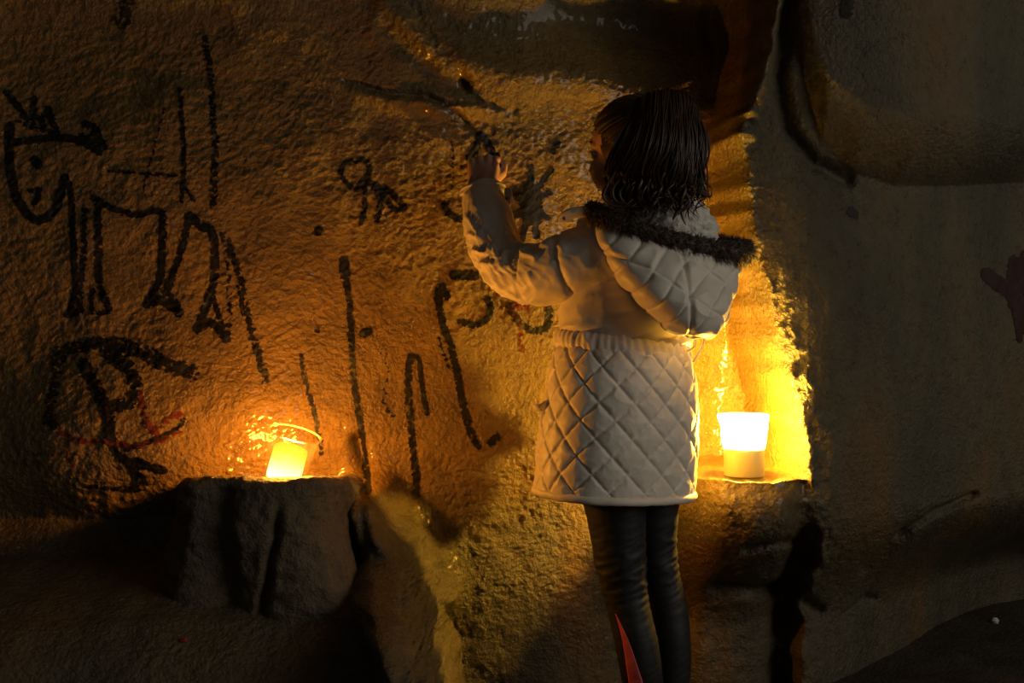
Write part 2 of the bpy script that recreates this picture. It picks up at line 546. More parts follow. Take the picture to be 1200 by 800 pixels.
    # folds in the lower right
    for pts, amp, w in (
        ([(840, 612), (880, 606), (910, 616)], 0.02, 0.012),
        ([(825, 665), (880, 672), (920, 680), (945, 705)], 0.04, 0.02),
        ([(1030, 612), (1070, 592), (1130, 575)], 0.025, 0.010),
        ([(1000, 655), (1032, 612)], 0.02, 0.02),
        ([(985, 720), (1020, 705), (1035, 712)], 0.025, 0.012)):
        d, t = line_d(xw, zw, pl(pts, 2.75))
        Y = Y + amp * np.exp(-(d / w) ** 2)
    return Y

def wall_relief(x, z):
    """plaster relief, metres towards the viewer"""
    lx = sstep(0.75, 0.45, x)                 # the drawn wall is wrinkled, the right rock smoother
    big = 0.020 * fbm(x * 3.1, 0.5, z * 3.1, 4)
    mid = 0.0060 * fbm(x * 14, 2.5, z * 11, 3)
    # wrinkles, running obliquely and turning with the wall
    a = 0.45
    xq = x + 0.05 * fbm(x * 4.3, 9.1, z * 4.3, 2); zq = z + 0.05 * fbm(x * 4.3, 4.1, z * 4.3, 2)
    u = xq * np.cos(a) + zq * np.sin(a); v = -xq * np.sin(a) + zq * np.cos(a)
    wr = 0.8 * perlin(u * 62, v * 95, 0.7) + 0.75 * perlin(u * 120, v * 150, 5.2)
    amp = 0.0034 * (0.65 + 0.7 * fbm(x * 4, 7.7, z * 4, 2))
    lowz = sstep(0.55, 0.35, z)
    rough = 0.004 * fbm(x * 34, 1.1, z * 30, 3) * lowz
    rx = rib_x(z)
    crag = 0.020 * fbm(x * 26, 4.1, z * 22, 3) * np.exp(-((x - rx - 0.005) / 0.045) ** 2) * sstep(1.1, 0.8, z)
    return crag + big + mid * (0.6 + 0.4 * lx) + wr * amp * (0.30 + 0.70 * lx) + rough

xs = np.unique(np.concatenate([np.linspace(-2.6, -1.25, 40), np.arange(-1.25, 0.72, 0.0034), np.arange(0.72, 1.55, 0.006), np.linspace(1.55, 3.2, 50)]))
zs = np.unique(np.concatenate([np.arange(-0.06, 0.22, 0.006), np.arange(0.22, 1.45, 0.0034), np.arange(1.45, 1.75, 0.007), np.linspace(1.75, 2.4, 24),
                               np.arange(LEDGE_Z - 0.014, LEDGE_Z + 0.016, 0.0012), np.arange(0.225, 0.345, 0.0022)]))
keep = np.concatenate([[True], np.diff(xs) > 4e-4]); xs = xs[keep]
keep = np.concatenate([[True], np.diff(zs) > 4e-4]); zs = zs[keep]
GX, GZ = np.meshgrid(xs, zs)
REL = wall_relief(GX, GZ)
GY = wall_base(GX, GZ) - REL

def wall_Y(x, z):
    """bilinear sample of the built wall"""
    x = np.asarray(x, float); z = np.asarray(z, float)
    i = np.clip(np.searchsorted(xs, x) - 1, 0, len(xs) - 2)
    j = np.clip(np.searchsorted(zs, z) - 1, 0, len(zs) - 2)
    fx = (x - xs[i]) / (xs[i + 1] - xs[i]); fz = (z - zs[j]) / (zs[j + 1] - zs[j])
    return (GY[j, i] * (1 - fx) + GY[j, i + 1] * fx) * (1 - fz) + (GY[j + 1, i] * (1 - fx) + GY[j + 1, i + 1] * fx) * fz

def wall_hit(px, py):
    Y = 2.5
    for _ in range(14):
        p = P(px, py, Y)
        Y = 0.5 * Y + 0.5 * float(wall_Y(p[0], p[2]))
    return P(px, py, Y)

# the bench's steep flank is craggy sideways too
steep = np.clip(np.abs(np.gradient(GY, axis=1) / np.gradient(GX, axis=1)) / 4.0 - 0.15, 0, 1) * sstep(0.46, 0.36, GZ) * (GX < 0.1)
VX = GX + steep * (0.030 * fbm(GX * 8, GY * 11, GZ * 15, 3) + 0.010 * fbm(GX * 8, GY * 45, GZ * 50, 2))
verts = np.stack([VX, GY, GZ], -1).reshape(-1, 3)
faces = grid_faces(len(zs), len(xs), False)
wall = mesh_obj('wall_back', verts, faces, M['rock'])
wall['kind'] = 'structure'
tone = sstep(rib_x(GZ) - 0.03, rib_x(GZ) + 0.03, GX + 0.02 * perlin(GX * 12, 1.0, GZ * 12))
tone = np.maximum(tone, sstep(0.52, 0.36, GZ + 0.05 * fbm(GX * 7, 3.0, GZ * 7, 2)) * 0.9)
tone = np.maximum(tone, 0.85 * sstep(1.38, 1.58, GZ + 0.08 * fbm(GX * 4, 1.0, GZ * 4, 3)))
at = wall.data.attributes.new('tone', 'FLOAT', 'POINT')
at.data.foreach_set('value', tone.astype(np.float32).ravel())

# floor and ceiling
def sheet(name, x0, x1, y0, y1, n, m_, zf, mat, flip=False):
    gx, gy = np.meshgrid(np.linspace(x0, x1, n), np.linspace(y0, y1, m_))
    v = np.stack([gx, gy, zf(gx, gy)], -1).reshape(-1, 3)
    f = grid_faces(m_, n, False)
    if flip: f = f[:, ::-1]
    o = mesh_obj(name, v, f, mat)
    o['kind'] = 'structure'
    return o
sheet('floor', -2.6, 3.0, -0.6, 3.6, 420, 320, lambda x, y: 0.010 * fbm(x * 5, y * 5, 0.2, 5) - 0.012 + 0.03 * sstep(2.75, 3.4, y), M['floor'])
sheet('ceiling', -2.6, 3.2, 0.2, 3.3, 160, 100, lambda x, y: 2.28 + 0.10 * fbm(x * 2, y * 2, 4.2, 4), M['ceiling'], True)

# ------------------------------------------------------------------ rock block with the left candle on it
LZ = 0.533
LC = np.array([P(331, 560, 2.27)[0], 2.27, LZ - 0.0255])
def rock_block():
    nth = 220; nz = 110
    th = np.linspace(0, 2 * np.pi, nth, endpoint=False)
    cx, cy = P(306, 600, 2.2)[0], 2.35
    rows = []
    side = np.linspace(0.20, LZ, nz)
    for z in side:
        k = (z - 0.20) / (LZ - 0.20)
        a = 0.205 - 0.046 * sstep(0.0, 0.8, k); bq = 0.275 - 0.02 * k ** 4
        rnd = 1 - 0.10 * max(0, (k - 0.93) / 0.07) ** 2.5
        ca, sa = np.cos(th), np.sin(th)
        n_ = 4.5
        r = (np.abs(ca) ** n_ + np.abs(sa) ** n_) ** (-1 / n_)
        x = cx + a * r * ca * rnd; y = cy + bq * r * sa * rnd
        rows.append(np.stack([x, y, np.full(nth, z)], -1))
    for q in np.linspace(0.985, 0.02, 40):
        R = rows[nz - 1].copy()
        c = np.array([cx, cy, LZ])
        R = c + (R - c) * q
        R[:, 2] = LZ - 0.006 * sstep(0.98, 0.75, q)
        rows.append(R)
    R = np.array(rows)
    x, y, z = R[..., 0], R[..., 1], R[..., 2]
    nrm = np.stack([x - cx, y - cy, 0 * z], -1); nrm /= np.linalg.norm(nrm, axis=-1)[..., None] + 1e-9
    top = np.zeros(len(rows)); top[nz:] = 1
    side_w = (1 - top)[:, None] * sstep(LZ + 0.001, LZ - 0.03, z) + 0.25
    d = 0.030 * fbm(x * 6, y * 6, z * 5, 4) + 0.006 * fbm(x * 45, y * 45, z * 40, 3)
    gx = P(322, 600, 2.1)[0]
    d = d - 0.022 * np.exp(-((x - gx - 0.016 * (z - 0.4) / 0.1 - 0.01 * perlin(z * 20, 1.5, 0.5)) / 0.008) ** 2) * (y < cy) * sstep(0.50, 0.44, z)
    d = d - 0.018 * np.exp(-((x - P(258, 600, 2.1)[0] - 0.1 * (0.4 - z)) / 0.03) ** 2) * (y < cy)
    R = R + nrm * (d * side_w)[..., None]
    R[..., 2] += (0.006 * fbm(x * 14, y * 14, 3.0, 3) + 0.004 * fbm(x * 60, y * 60, 1.0, 2)) * sstep(LZ - 0.05, LZ, z)
    R[..., 2] -= 0.105 * np.clip(R[..., 1] - 2.10, 0, 0.4) * sstep(0.40, LZ, z)
    v, f = rings_mesh(R)
    return mesh_obj('rock_ledge', v, f, M['ledge_rock'])
blk = rock_block()
tag(blk, 'squat grey-brown rock block jutting from the wall under the tilted candle tumbler', 'rock')

# ------------------------------------------------------------------ candles
def place(o, loc, rot=None):
    o.location = loc
    if rot is not None:
        o.rotation_euler = rot

def point_light(name, loc, energy, color, radius, parent):
    l = bpy.data.lights.new(name, 'POINT')
    l.energy = energy; l.color = color; l.shadow_soft_size = radius
    o = bpy.data.objects.new(name, l)
    COL.objects.link(o)
    o.location = loc
    o.parent = parent
    return o

def local_mesh(name, R, mat, parent, caps=(True, True)):
    v, f = rings_mesh(R, caps)
    o = mesh_obj(name, v, f, mat)
    o.parent = parent
    return o

# left: pillar candle in a tilted clear tumbler
cl = empty('candle_tumbler', tuple(LC))
cl.rotation_euler = (math.radians(9), math.radians(17), 0)
tag(cl, 'lit pillar candle in a clear plastic tumbler tilted on the rock block', 'candle')
prof = [(0.002, 0.0), (0.038, 0.0), (0.041, 0.003), (0.0505, 0.096), (0.0490, 0.096), (0.0395, 0.005), (0.037, 0.003), (0.002, 0.003)]
tum = local_mesh('tumbler', lathe(prof, 64), M['plastic'], cl)
rim = [(0.0488, 0.0965), (0.0500, 0.0958), (0.0524, 0.0962), (0.0530, 0.0975), (0.0522, 0.0990), (0.0500, 0.0992), (0.0490, 0.0982), (0.0488, 0.0965)]
local_mesh('rim', lathe(rim, 64), M['plastic_rim'], tum, (False, False))
prof = [(0.002, 0.004), (0.0325, 0.004), (0.0335, 0.006), (0.0335, 0.062), (0.0325, 0.066), (0.0300, 0.0675), (0.0265, 0.0655), (0.022, 0.060), (0.012, 0.057), (0.002, 0.056)]
M['wax_left'] = glow_mat('glowing_wax_pale', (0.8, 0.6, 0.3), [(0.0, (1, 0.66, 0.20)), (0.40, (0.6, 0.40, 0.07)), (0.70, (0.20, 0.115, 0.004)), (1.0, (0.15, 0.075, 0.002))], 0.004, 0.068, 4.0)
shine_through(M['wax_left'], 4.0)
local_mesh('wax', lathe(prof, 48), M['wax_left'], cl)
point_light('candle_light', (0.0, 0.0, 0.082), 9.0, (1.0, 0.37, 0.035), 0.016, cl)

# right: candle in the hollow
cr = empty('pillar_candle', tuple(RC))
tag(cr, 'bright pillar candle standing in the wall hollow right of the child', 'candle')
prof = [(0.002, 0.0), (0.041, 0.0), (0.0425, 0.002), (0.0425, 0.056), (0.041, 0.058), (0.002, 0.058)]
M['wax_base'] = glow_mat('amber_wax', (0.55, 0.38, 0.14), [(0.0, (1, 0.5, 0.04)), (1.0, (1, 0.6, 0.06))], 0.0, 0.06, 0.25)
local_mesh('wax', lathe(prof, 48), M['wax_base'], cr)
prof = [(0.002, 0.056), (0.036, 0.056), (0.0435, 0.058), (0.046, 0.075), (0.0495, 0.100), (0.053, 0.122), (0.053, 0.128), (0.050, 0.131), (0.044, 0.127), (0.030, 0.120), (0.002, 0.117)]
M['wax_right'] = glow_mat('glowing_wax_bright', (0.8, 0.7, 0.3), [(0.0, (1, 0.66, 0.10)), (0.22, (1, 0.80, 0.30)), (0.45, (1, 0.86, 0.45)), (1.0, (1, 0.84, 0.40))], 0.056, 0.131, 6.0)
shine_through(M['wax_right'], 5.0)
gR = lathe(prof, 48)
gR = catmull_rows(list(gR), 40)
gR[..., :2] *= (1 + 0.10 * fbm(gR[..., 0] * 40, gR[..., 1] * 40, gR[..., 2] * 40, 2))[..., None]
local_mesh('glowing_top', gR, M['wax_right'], cr)
point_light('candle_light', (0.0, -0.010, 0.100), 33.0, (1.0, 0.55, 0.055), 0.014, cr)


# ------------------------------------------------------------------ the child
GY0 = 2.25
LR = np.array([0.8, 0.6, 0.0])        # towards the child's right
FW = np.array([-0.6, 0.8, 0.0])       # the way the child's body faces
def G(px, py, Y=GY0): return P(px, py, Y)

per = empty('person', (G(745, 700)[0], GY0, 0.0))
tag(per, 'child in a quilted cream hooded coat reaching up to draw on the cave wall', 'person')

def part(name, vf, mat, parent=per, label=None, smooth=True):
    o = mesh_obj(name, vf[0], vf[1], mat, None, smooth)
    o.parent = parent
    # all parts are modelled in world space; undo the parents' offset
    if parent is per:
        o.matrix_parent_inverse = Matrix.Translation(-per.location)
    if label: o['label'] = label
    return o

def body_rings(table, n, nth, ratio=0.75, tilt=0.0):
    """table rows: py, x_left, x_right in the photograph's pixels at the body's distance"""
    T = interp_rows(table, n)
    th = np.linspace(0, 2 * np.pi, nth, endpoint=False)
    pf = math.sqrt(0.64 + 0.36 * ratio ** 2)
    rows = []
    for py, xl, xr in T:
        c = G((xl + xr) / 2, py)
        a = (xr - xl) / 2 / 600.0 / pf
        n_ = 2.25
        ca, sa = np.cos(th), np.sin(th)
        r = (np.abs(ca) ** n_ + np.abs(sa) ** n_) ** (-1 / n_) * 0.985
        R = c + (a * r * ca)[:, None] * LR + (a * ratio * r * sa)[:, None] * FW
        R[:, 2] -= tilt * (R[:, 0] - c[0])
        rows.append(R)
    return np.array(rows)

def ring_normals(R):
    du = np.roll(R, -1, 1) - np.roll(R, 1, 1)
    dv = np.gradient(R, axis=0)
    N = np.cross(du, dv)
    N /= np.linalg.norm(N, axis=-1)[..., None] + 1e-12
    c = R.mean(1, keepdims=True)
    s = np.sign(((R - c) * N).sum(-1).mean())
    return N * (s if s else 1)

def ridged(x, y, z, o=2): return 1.6 * (1 - np.minimum(1, np.abs(fbm(x, y, z, o)) * 2)) ** 2.2 - 0.5

# --- coat: smooth bodice is the part, the rest of the coat are its sub-parts
R = body_rings([(240, 712, 782), (248, 700, 792), (257, 686, 800), (270, 676, 808), (292, 668, 812), (325, 662, 813), (355, 658, 813), (378, 655, 812), (392, 655, 810), (400, 661, 803)], 90, 200, tilt=0.10)
N = ring_normals(R)
k = np.linspace(0, 1, R.shape[0])[:, None]
th = np.linspace(0, 2 * np.pi, R.shape[1], endpoint=False)[None, :]
x, y, z = R[..., 0], R[..., 1], R[..., 2]
fold = ridged((x + z * 0.9) * 7, y * 6, (z - x * 0.5) * 17, 2)
d = 0.0050 * fold * (0.35 + 0.65 * sstep(0.5, 0.95, k)) + 0.004 * fbm(x * 16, y * 16, z * 16, 2)
# gathers above the waist
d = d + 0.0018 * np.sin(th * 38 + 7 * perlin(x * 9, y * 9, z * 4)) * sstep(0.90, 1.0, k)
# seam across the back yoke
sz = G(735, 330)[2]
d = d - 0.004 * np.exp(-((z - sz + 0.0) / 0.004) ** 2)
coat = part('coat', rings_mesh(R + N * d[..., None]), M['coat'])

# waist band
R = body_rings([(393, 661, 803), (396, 655, 807), (401, 652, 809), (408, 651, 810), (414, 652, 810), (418, 656, 806)], 26, 220, tilt=0.12)
N = ring_normals(R)
x, y, z = R[..., 0], R[..., 1], R[..., 2]
th = np.linspace(0, 2 * np.pi, R.shape[1], endpoint=False)[None, :]
d = 0.0035 * ridged(x * 22, y * 22, z * 9, 2) + 0.0012 * np.sin(th * 52 + 8 * perlin(x * 11, y * 11, z * 8))
part('waist_band', rings_mesh(R + N * d[..., None]), M['coat'], coat)

# quilted skirt
def quilt(s, t, w, h):
    u = s / w + t / h; v = s / w - t / h
    a = np.abs(np.sin(np.pi * u)); b_ = np.abs(np.sin(np.pi * v))
    mn_ = np.minimum(a, b_)
    return (1 - np.exp(-mn_ / 0.16)) * (0.72 + 0.28 * (a * b_)), mn_
R = body_rings([(411, 656, 806), (416, 652, 809), (426, 650, 811), (450, 645, 815), (480, 640, 817), (510, 635, 817), (540, 631, 816), (565, 629, 814), (574, 629, 813)], 150, 460, tilt=0.06)
N = ring_normals(R)
x, y, z = R[..., 0], R[..., 1], R[..., 2]
th = np.linspace(0, 2 * np.pi, R.shape[1], endpoint=False)[None, :]
k = np.linspace(0, 1, R.shape[0])[:, None]
per_c = 0.94
ncell = 14
q, mn = quilt(th / (2 * np.pi) * per_c, z - 0.5 + 0.004 * np.sin(th * 3), per_c / ncell, 0.066)
wrk = ridged(x * 30, y * 30, z * 34, 2)
d = 0.0066 * q + 0.0012 * wrk * (0.4 + 0.6 * (1 - mn)) + 0.006 * fbm(x * 7, y * 7, z * 5, 2)
d = d - 0.010 * sstep(0.06, 0.0, k)
# front placket seam on the left
part('quilted_skirt', rings_mesh(R + N * d[..., None], (False, False)), M['coat'], coat)

# hem roll
ring = R[-1]
R2, *_ = tube(np.vstack([ring, ring[:1]])[::4], 0.0085, 14)
R2 = R2 + 0.0016 * fbm(R2[..., 0] * 60, R2[..., 1] * 60, R2[..., 2] * 60, 2)[..., None]
R2[..., 2] -= 0.004
part('hem', rings_mesh(R2, (False, False)), M['coat_trim'], coat)
# coat underside
lr = [ring]
for q_ in (0.95, 0.6, 0.2):
    c = ring.mean(0); rr = c + (ring - c) * q_; rr[:, 2] += 0.02 * (1 - q_) + 0.01; lr.append(rr)
part('coat_lining', rings_mesh(np.array(lr), (False, True)), M['coat_trim'], coat)

# --- raised sleeve
hit = wall_hit(568, 190)
WY = hit[1]
sh = P(706, 300, 2.175); el = P(600, 322, 2.29); wr = P(567, 230, WY - 0.105)
pts = [P(730, 300, 2.185), sh, P(672, 310, 2.19), P(640, 320, 2.22), P(612, 322, 2.255), P(590, 306, 2.295), P(578, 282, 2.325), P(572, 256, 2.35), wr, P(566, 222, WY - 0.100)]
path = catmull(pts, 150)
rad = np.interp(np.linspace(0, 1, 150), np.linspace(0, 1, 10), [0.058, 0.067, 0.067, 0.062, 0.055, 0.053, 0.053, 0.051, 0.045, 0.0435])
R, T, U, W = tube(path, rad, 120, up=(0, 0, 1))
N = ring_normals(R)
tt = np.linspace(0, 1, 150)[:, None]
an = np.linspace(0, 2 * np.pi, 120, endpoint=False)[None, :]
x, y, z = R[..., 0], R[..., 1], R[..., 2]
elb = np.exp(-((tt - 0.52) / 0.22) ** 2)
warp = 0.10 * perlin(np.cos(an) * 1.3, np.sin(an) * 1.3, tt * 3)
crease = ridged((tt + warp) * 10, np.cos(an) * 0.6, np.sin(an) * 0.6, 1)
crease2 = ridged((tt - warp * 1.5) * 21, np.cos(an) * 0.8 + 4, np.sin(an) * 0.8, 1)
d = 0.0062 * crease * (0.30 + 0.70 * elb) + 0.0022 * crease2 * (0.2 + 0.8 * elb) - 0.002 + 0.004 * fbm(x * 15, y * 15, z * 15, 2)
# shoulder seam
d = d - 0.006 * np.exp(-((tt - 0.235) / 0.010) ** 2) - 0.004 * np.exp(-((tt - 0.40) / 0.006) ** 2)
# cuff seam and rim
d = d - 0.004 * np.exp(-((tt - 0.945) / 0.006) ** 2)
d = d * sstep(1.0, 0.96, tt) + 0
part('sleeve', rings_mesh(R + N * d[..., None], (True, False)), M['coat'], coat)
cu, *_ = tube(np.vstack([R[-1], R[-1][:1]])[::4], 0.0045, 10)
part('cuff', rings_mesh(cu, (False, False)), M['coat_trim'], coat)

# right sleeve: upper arm hangs forward, out of the camera's sight, posed to throw a shadow on the lower wall
pts = [(0.312, 2.29, 0.96), (0.305, 2.325, 0.88), (0.285, 2.365, 0.79), (0.228, 2.410, 0.67), (0.178, 2.452, 0.560)]
path2 = catmull(pts, 60)
R3, *_ = tube(path2, np.interp(np.linspace(0, 1, 60), [0, .3, .6, 1], [0.055, 0.058, 0.052, 0.042]), 48)
N3 = ring_normals(R3)
d3 = 0.006 * ridged(R3[..., 0] * 14, R3[..., 1] * 14, R3[..., 2] * 26, 2)
part('sleeve', rings_mesh(R3 + N3 * d3[..., None]), M['coat'], coat)

# --- hood hanging on the back
HL = [(694, 250, 2.135), (704, 282, 2.12), (720, 314, 2.11), (742, 343, 2.10), (766, 369, 2.10), (785, 385, 2.10), (800, 392, 2.105)]
HR = [(872, 297, 2.185), (862, 322, 2.18), (857, 345, 2.17), (852, 364, 2.16), (846, 380, 2.15), (836, 390, 2.14), (822, 394, 2.125)]
thick = [0.060, 0.078, 0.088, 0.086, 0.070, 0.050, 0.018]
nv = 120; nth = 260
hl = catmull([P(*q_) for q_ in HL], nv); hr = catmull([P(*q_) for q_ in HR], nv)
tk = np.interp(np.linspace(0, 1, nv), np.linspace(0, 1, 7), thick)
th = np.linspace(0, 2 * np.pi, nth, endpoint=False)
ca, sa = np.cos(th), np.sin(th)
R = (hl[:, None] + hr[:, None]) / 2 + ca[None, :, None] * (hr - hl)[:, None] / 2
R[..., 1] -= sa[None, :] * np.where(sa > 0, 1.0, 0.7)[None, :] * tk[:, None]
kk = np.linspace(0, 1, nv)[:, None]
R[..., 2] -= 0.024 * np.maximum(sa, 0)[None, :] * (1 - kk) ** 2
N = ring_normals(R)
kk = np.linspace(0, 1, nv)[:, None]
x, y, z = R[..., 0], R[..., 1], R[..., 2]
# quilting laid along the hood's own surface
s_ = (1 - ca[None, :]) * 0.5 * np.linalg.norm(hr - hl, axis=1)[:, None] * 1.15
q, mn = quilt(x * 1.05 + 0.25 * y + 0.02 * perlin(x * 9, y * 9, z * 9), z * 1.0 - 0.35 * x, 0.078, 0.068)
seam = np.exp(-((x - (G(803, 300, 2.07)[0] - 0.10 * (z - 0.9))) / 0.004) ** 2)
wrk = ridged(x * 15 + z * 8, y * 12, z * 20 - x * 8, 1)
d = 0.0060 * q * sstep(0, 0.05, kk) + 0.0024 * wrk * (0.35 + 0.65 * sstep(0.78, 0.84, (x - z * 0.0) / 0.33 + 0.28)) - 0.006 * seam + 0.004 * fbm(x * 14, y * 14, z * 14, 2)
d = d * sstep(1.0, 0.93, kk)
hood = part('hood', rings_mesh(R + N * d[..., None], (False, True)), M['coat'], coat)
HTOP = R[0]

# fleece lining filling the hood's mouth
nu, nvv = 120, 70
tu = np.linspace(0, 2 * np.pi, nu, endpoint=False); tv = np.linspace(-0.5 * np.pi, 0.5 * np.pi, nvv + 2)[1:-1]
D = np.stack([np.cos(tv)[:, None] * np.cos(tu), np.cos(tv)[:, None] * np.sin(tu), np.repeat(np.sin(tv)[:, None], nu, 1)], -1)
cL = P(781, 268, 2.185)
E = D * np.array([0.092, 0.062, 0.062])
E[..., 2] -= 0.05 * E[..., 0]
E = E + cL
x, y, z = E[..., 0], E[..., 1], E[..., 2]
tuft = np.abs(perlin(x * 75, y * 75, z * 75)) + 0.5 * np.abs(perlin(x * 150, y * 150, z * 150))
E = E + D * (0.010 * tuft + 0.008 * fbm(x * 18, y * 18, z * 18, 2))[..., None]
part('fleece_lining', rings_mesh(E), M['sherpa'], coat, 'cream fleece lining')

# fur trim along the mouth of the hood: core roll plus hairs
ang = np.linspace(np.radians(192), np.radians(-58), 90)
fp = np.stack([np.interp(np.mod(ang, 2 * np.pi), np.append(th, 2 * np.pi), np.append(HTOP[:, i], HTOP[0, i])) for i in range(3)], -1)
fp[:, 2] += 0.009 - 0.004 * np.sin(np.linspace(0, np.pi, 90))
frad = np.interp(np.linspace(0, 1, 90), [0, 0.06, 0.3, 0.85, 1], [0.007, 0.014, 0.0165, 0.0165, 0.012])
R, T, U, W = tube(fp, frad, 14)
vf = [rings_mesh(R)]
HV = []; HF = []
nh = 9000
ii = rng.uniform(0, 88.99, nh); i0 = ii.astype(int); f = (ii - i0)[:, None]
c = fp[i0] * (1 - f) + fp[i0 + 1] * f
a = rng.uniform(0, 2 * np.pi, nh)
rd = np.cos(a)[:, None] * U[i0] + np.sin(a)[:, None] * W[i0]
r0 = frad[i0][:, None] * 0.9
clump = rng.normal(0, 1, (90, 3))[i0] * 0.25
dirn = rd * 0.8 + T[i0] * rng.normal(0.55, 0.35, nh)[:, None] + np.array([0, 0, -0.30]) + rng.normal(0, 0.22, (nh, 3)) + clump
dirn /= np.linalg.norm(dirn, axis=1)[:, None]
ln = rng.uniform(0.008, 0.019, nh)[:, None]
b0 = c + rd * r0
mid = b0 + dirn * ln * 0.55
tip = b0 + dirn * ln + np.array([0, 0, -0.004]) + rng.normal(0, 0.0015, (nh, 3))
side = np.cross(dirn, rng.normal(size=(nh, 3))); side /= np.linalg.norm(side, axis=1)[:, None]
side2 = np.cross(dirn, side)
w = 0.0007
tri = [side * w, (-0.5 * side + 0.87 * side2) * w, (-0.5 * side - 0.87 * side2) * w]
V = np.stack([b0 + tri[0], b0 + tri[1], b0 + tri[2], mid + tri[0] * .8, mid + tri[1] * .8, mid + tri[2] * .8, tip], 1).reshape(-1, 3)
base = (np.arange(nh) * 7)[:, None]
F3 = []
for (p_, q_) in ((0, 1), (1, 2), (2, 0)):
    F3 += [base + np.array([[p_, q_, q_ + 3]]), base + np.array([[p_, q_ + 3, p_ + 3]]), base + np.array([[p_ + 3, q_ + 3, 6]])]
F3 = np.concatenate(F3)
vf.append((list(map(tuple, V)), list(map(tuple, F3))))
part('fur_trim', merge(vf), M['fur'], coat, 'dark brown fake fur trim along the hood')

# --- collar tab on the left shoulder, cuff tab, pocket flap, draw cord
def strap(pts, w, t, up, n=24):
    path = catmull(pts, n)
    R, T, U, W = tube(path, 1.0, 4, up)
    rows = []
    for i in range(n):
        e = min(1.0, 0.35 + 4 * min(i, n - 1 - i) / n)
        ring_ = []
        for a_ in np.linspace(0, 2 * np.pi, 16, endpoint=False):
            ca_, sa_ = math.cos(a_), math.sin(a_)
            r_ = (abs(ca_) ** 4 + abs(sa_) ** 4) ** -0.25
            ring_.append(path[i] + U[i] * ca_ * r_ * w * e + W[i] * sa_ * r_ * t)
        rows.append(ring_)
    return rings_mesh(np.array(rows))
part('collar_tab', strap([P(696, 251, 2.13), P(683, 248, 2.125), P(668, 251, 2.13), P(656, 259, 2.14)], 0.0105, 0.005, (0.2, -0.45, 1)), M['coat_trim'], coat)
part('snap_button', rings_mesh(tube([P(661, 256, 2.126), P(661, 256, 2.120)], [0.0035, 0.003], 14)[0]), M['button'], coat)
tabY = WY - 0.15
part('cuff_tab', strap([P(588, 252, tabY), P(594, 240, tabY), P(596, 228, tabY + 0.004), P(593, 221, tabY + 0.012)], 0.0085, 0.003, (1, -0.5, 0)), M['coat_trim'], coat)
part('snap_button', rings_mesh(tube([P(594, 233, tabY - 0.001), P(594, 233, tabY - 0.007)], [0.0042, 0.0035], 14)[0]), M['button'], coat)
part('pocket_flap', strap([P(650, 468, 2.20), P(640, 474, 2.19), P(632, 478, 2.19), P(626, 476, 2.20)], 0.010, 0.003, (0.3, -0.4, 1)), M['coat_trim'], coat)
part('pocket_edge', strap([P(645, 455, 2.215), P(641, 468, 2.20), P(637, 484, 2.195), P(635, 500, 2.20)], 0.006, 0.003, (1, -0.3, 0)), M['coat_trim'], coat)
cord = catmull([P(806, 411, 2.20), P(814, 406, 2.19), P(815, 396, 2.19), P(812, 386, 2.19)], 24)
part('draw_cord', rings_mesh(tube(cord, 0.0022, 8)[0]), M['coat_trim'], coat)
cord = catmull([P(825, 392, 2.19), P(824, 402, 2.2), P(819, 413, 2.2), P(812, 424, 2.2)], 24)
part('draw_cord', rings_mesh(tube(cord, 0.0026, 8)[0]), M['coat_trim'], coat)

# --- leggings
def leg(table, Yt):
    T_ = interp_rows([(r[0], r[1], r[2], y_) for r, y_ in zip(table, Yt)], 130)
    th_ = np.linspace(0, 2 * np.pi, 72, endpoint=False)
    rows = []
    for py, xl, xr, Y in T_:
        c = P((xl + xr) / 2, py, Y); r = (xr - xl) / 2 * Y / FPX
        rows.append(c + np.stack([r * np.cos(th_), -1.06 * r * np.sin(th_), 0 * th_], -1))
    R = np.array(rows); N_ = ring_normals(R)
    x, y, z = R[..., 0], R[..., 1], R[..., 2]
    kz = G(0, 662)[2]
    wr_ = ridged(x * 9 + z * 10, y * 9, z * 60 - x * 22, 2)
    d_ = 0.0022 * wr_ * (0.25 + 0.75 * np.exp(-((z - kz) / 0.06) ** 2)) - 0.002
    return R + N_ * d_[..., None], N_
LT = [(540, 672, 757), (585, 681, 758), (615, 688, 758), (640, 693, 758), (665, 697, 759), (690, 703, 760), (715, 710, 764), (745, 717, 771), (775, 723, 776), (800, 728, 778), (830, 733, 777), (852, 737, 776)]
RT = [(540, 745, 800), (585, 736, 797), (615, 738, 795), (640, 742, 794), (665, 746, 796), (690, 752, 802), (715, 758, 807), (745, 761, 810), (775, 764, 811), (800, 766, 809), (830, 770, 805), (852, 777, 803)]
Rl, Nl = leg(LT, [2.22] * 5 + [2.22, 2.215, 2.21, 2.21, 2.215, 2.22, 2.225])
Rr, Nr = leg(RT, [2.29] * 5 + [2.29, 2.285, 2.28, 2.28, 2.28, 2.285, 2.29])
leggings = part('leggings', merge([rings_mesh(Rl), rings_mesh(Rr)]), M['leggings'])
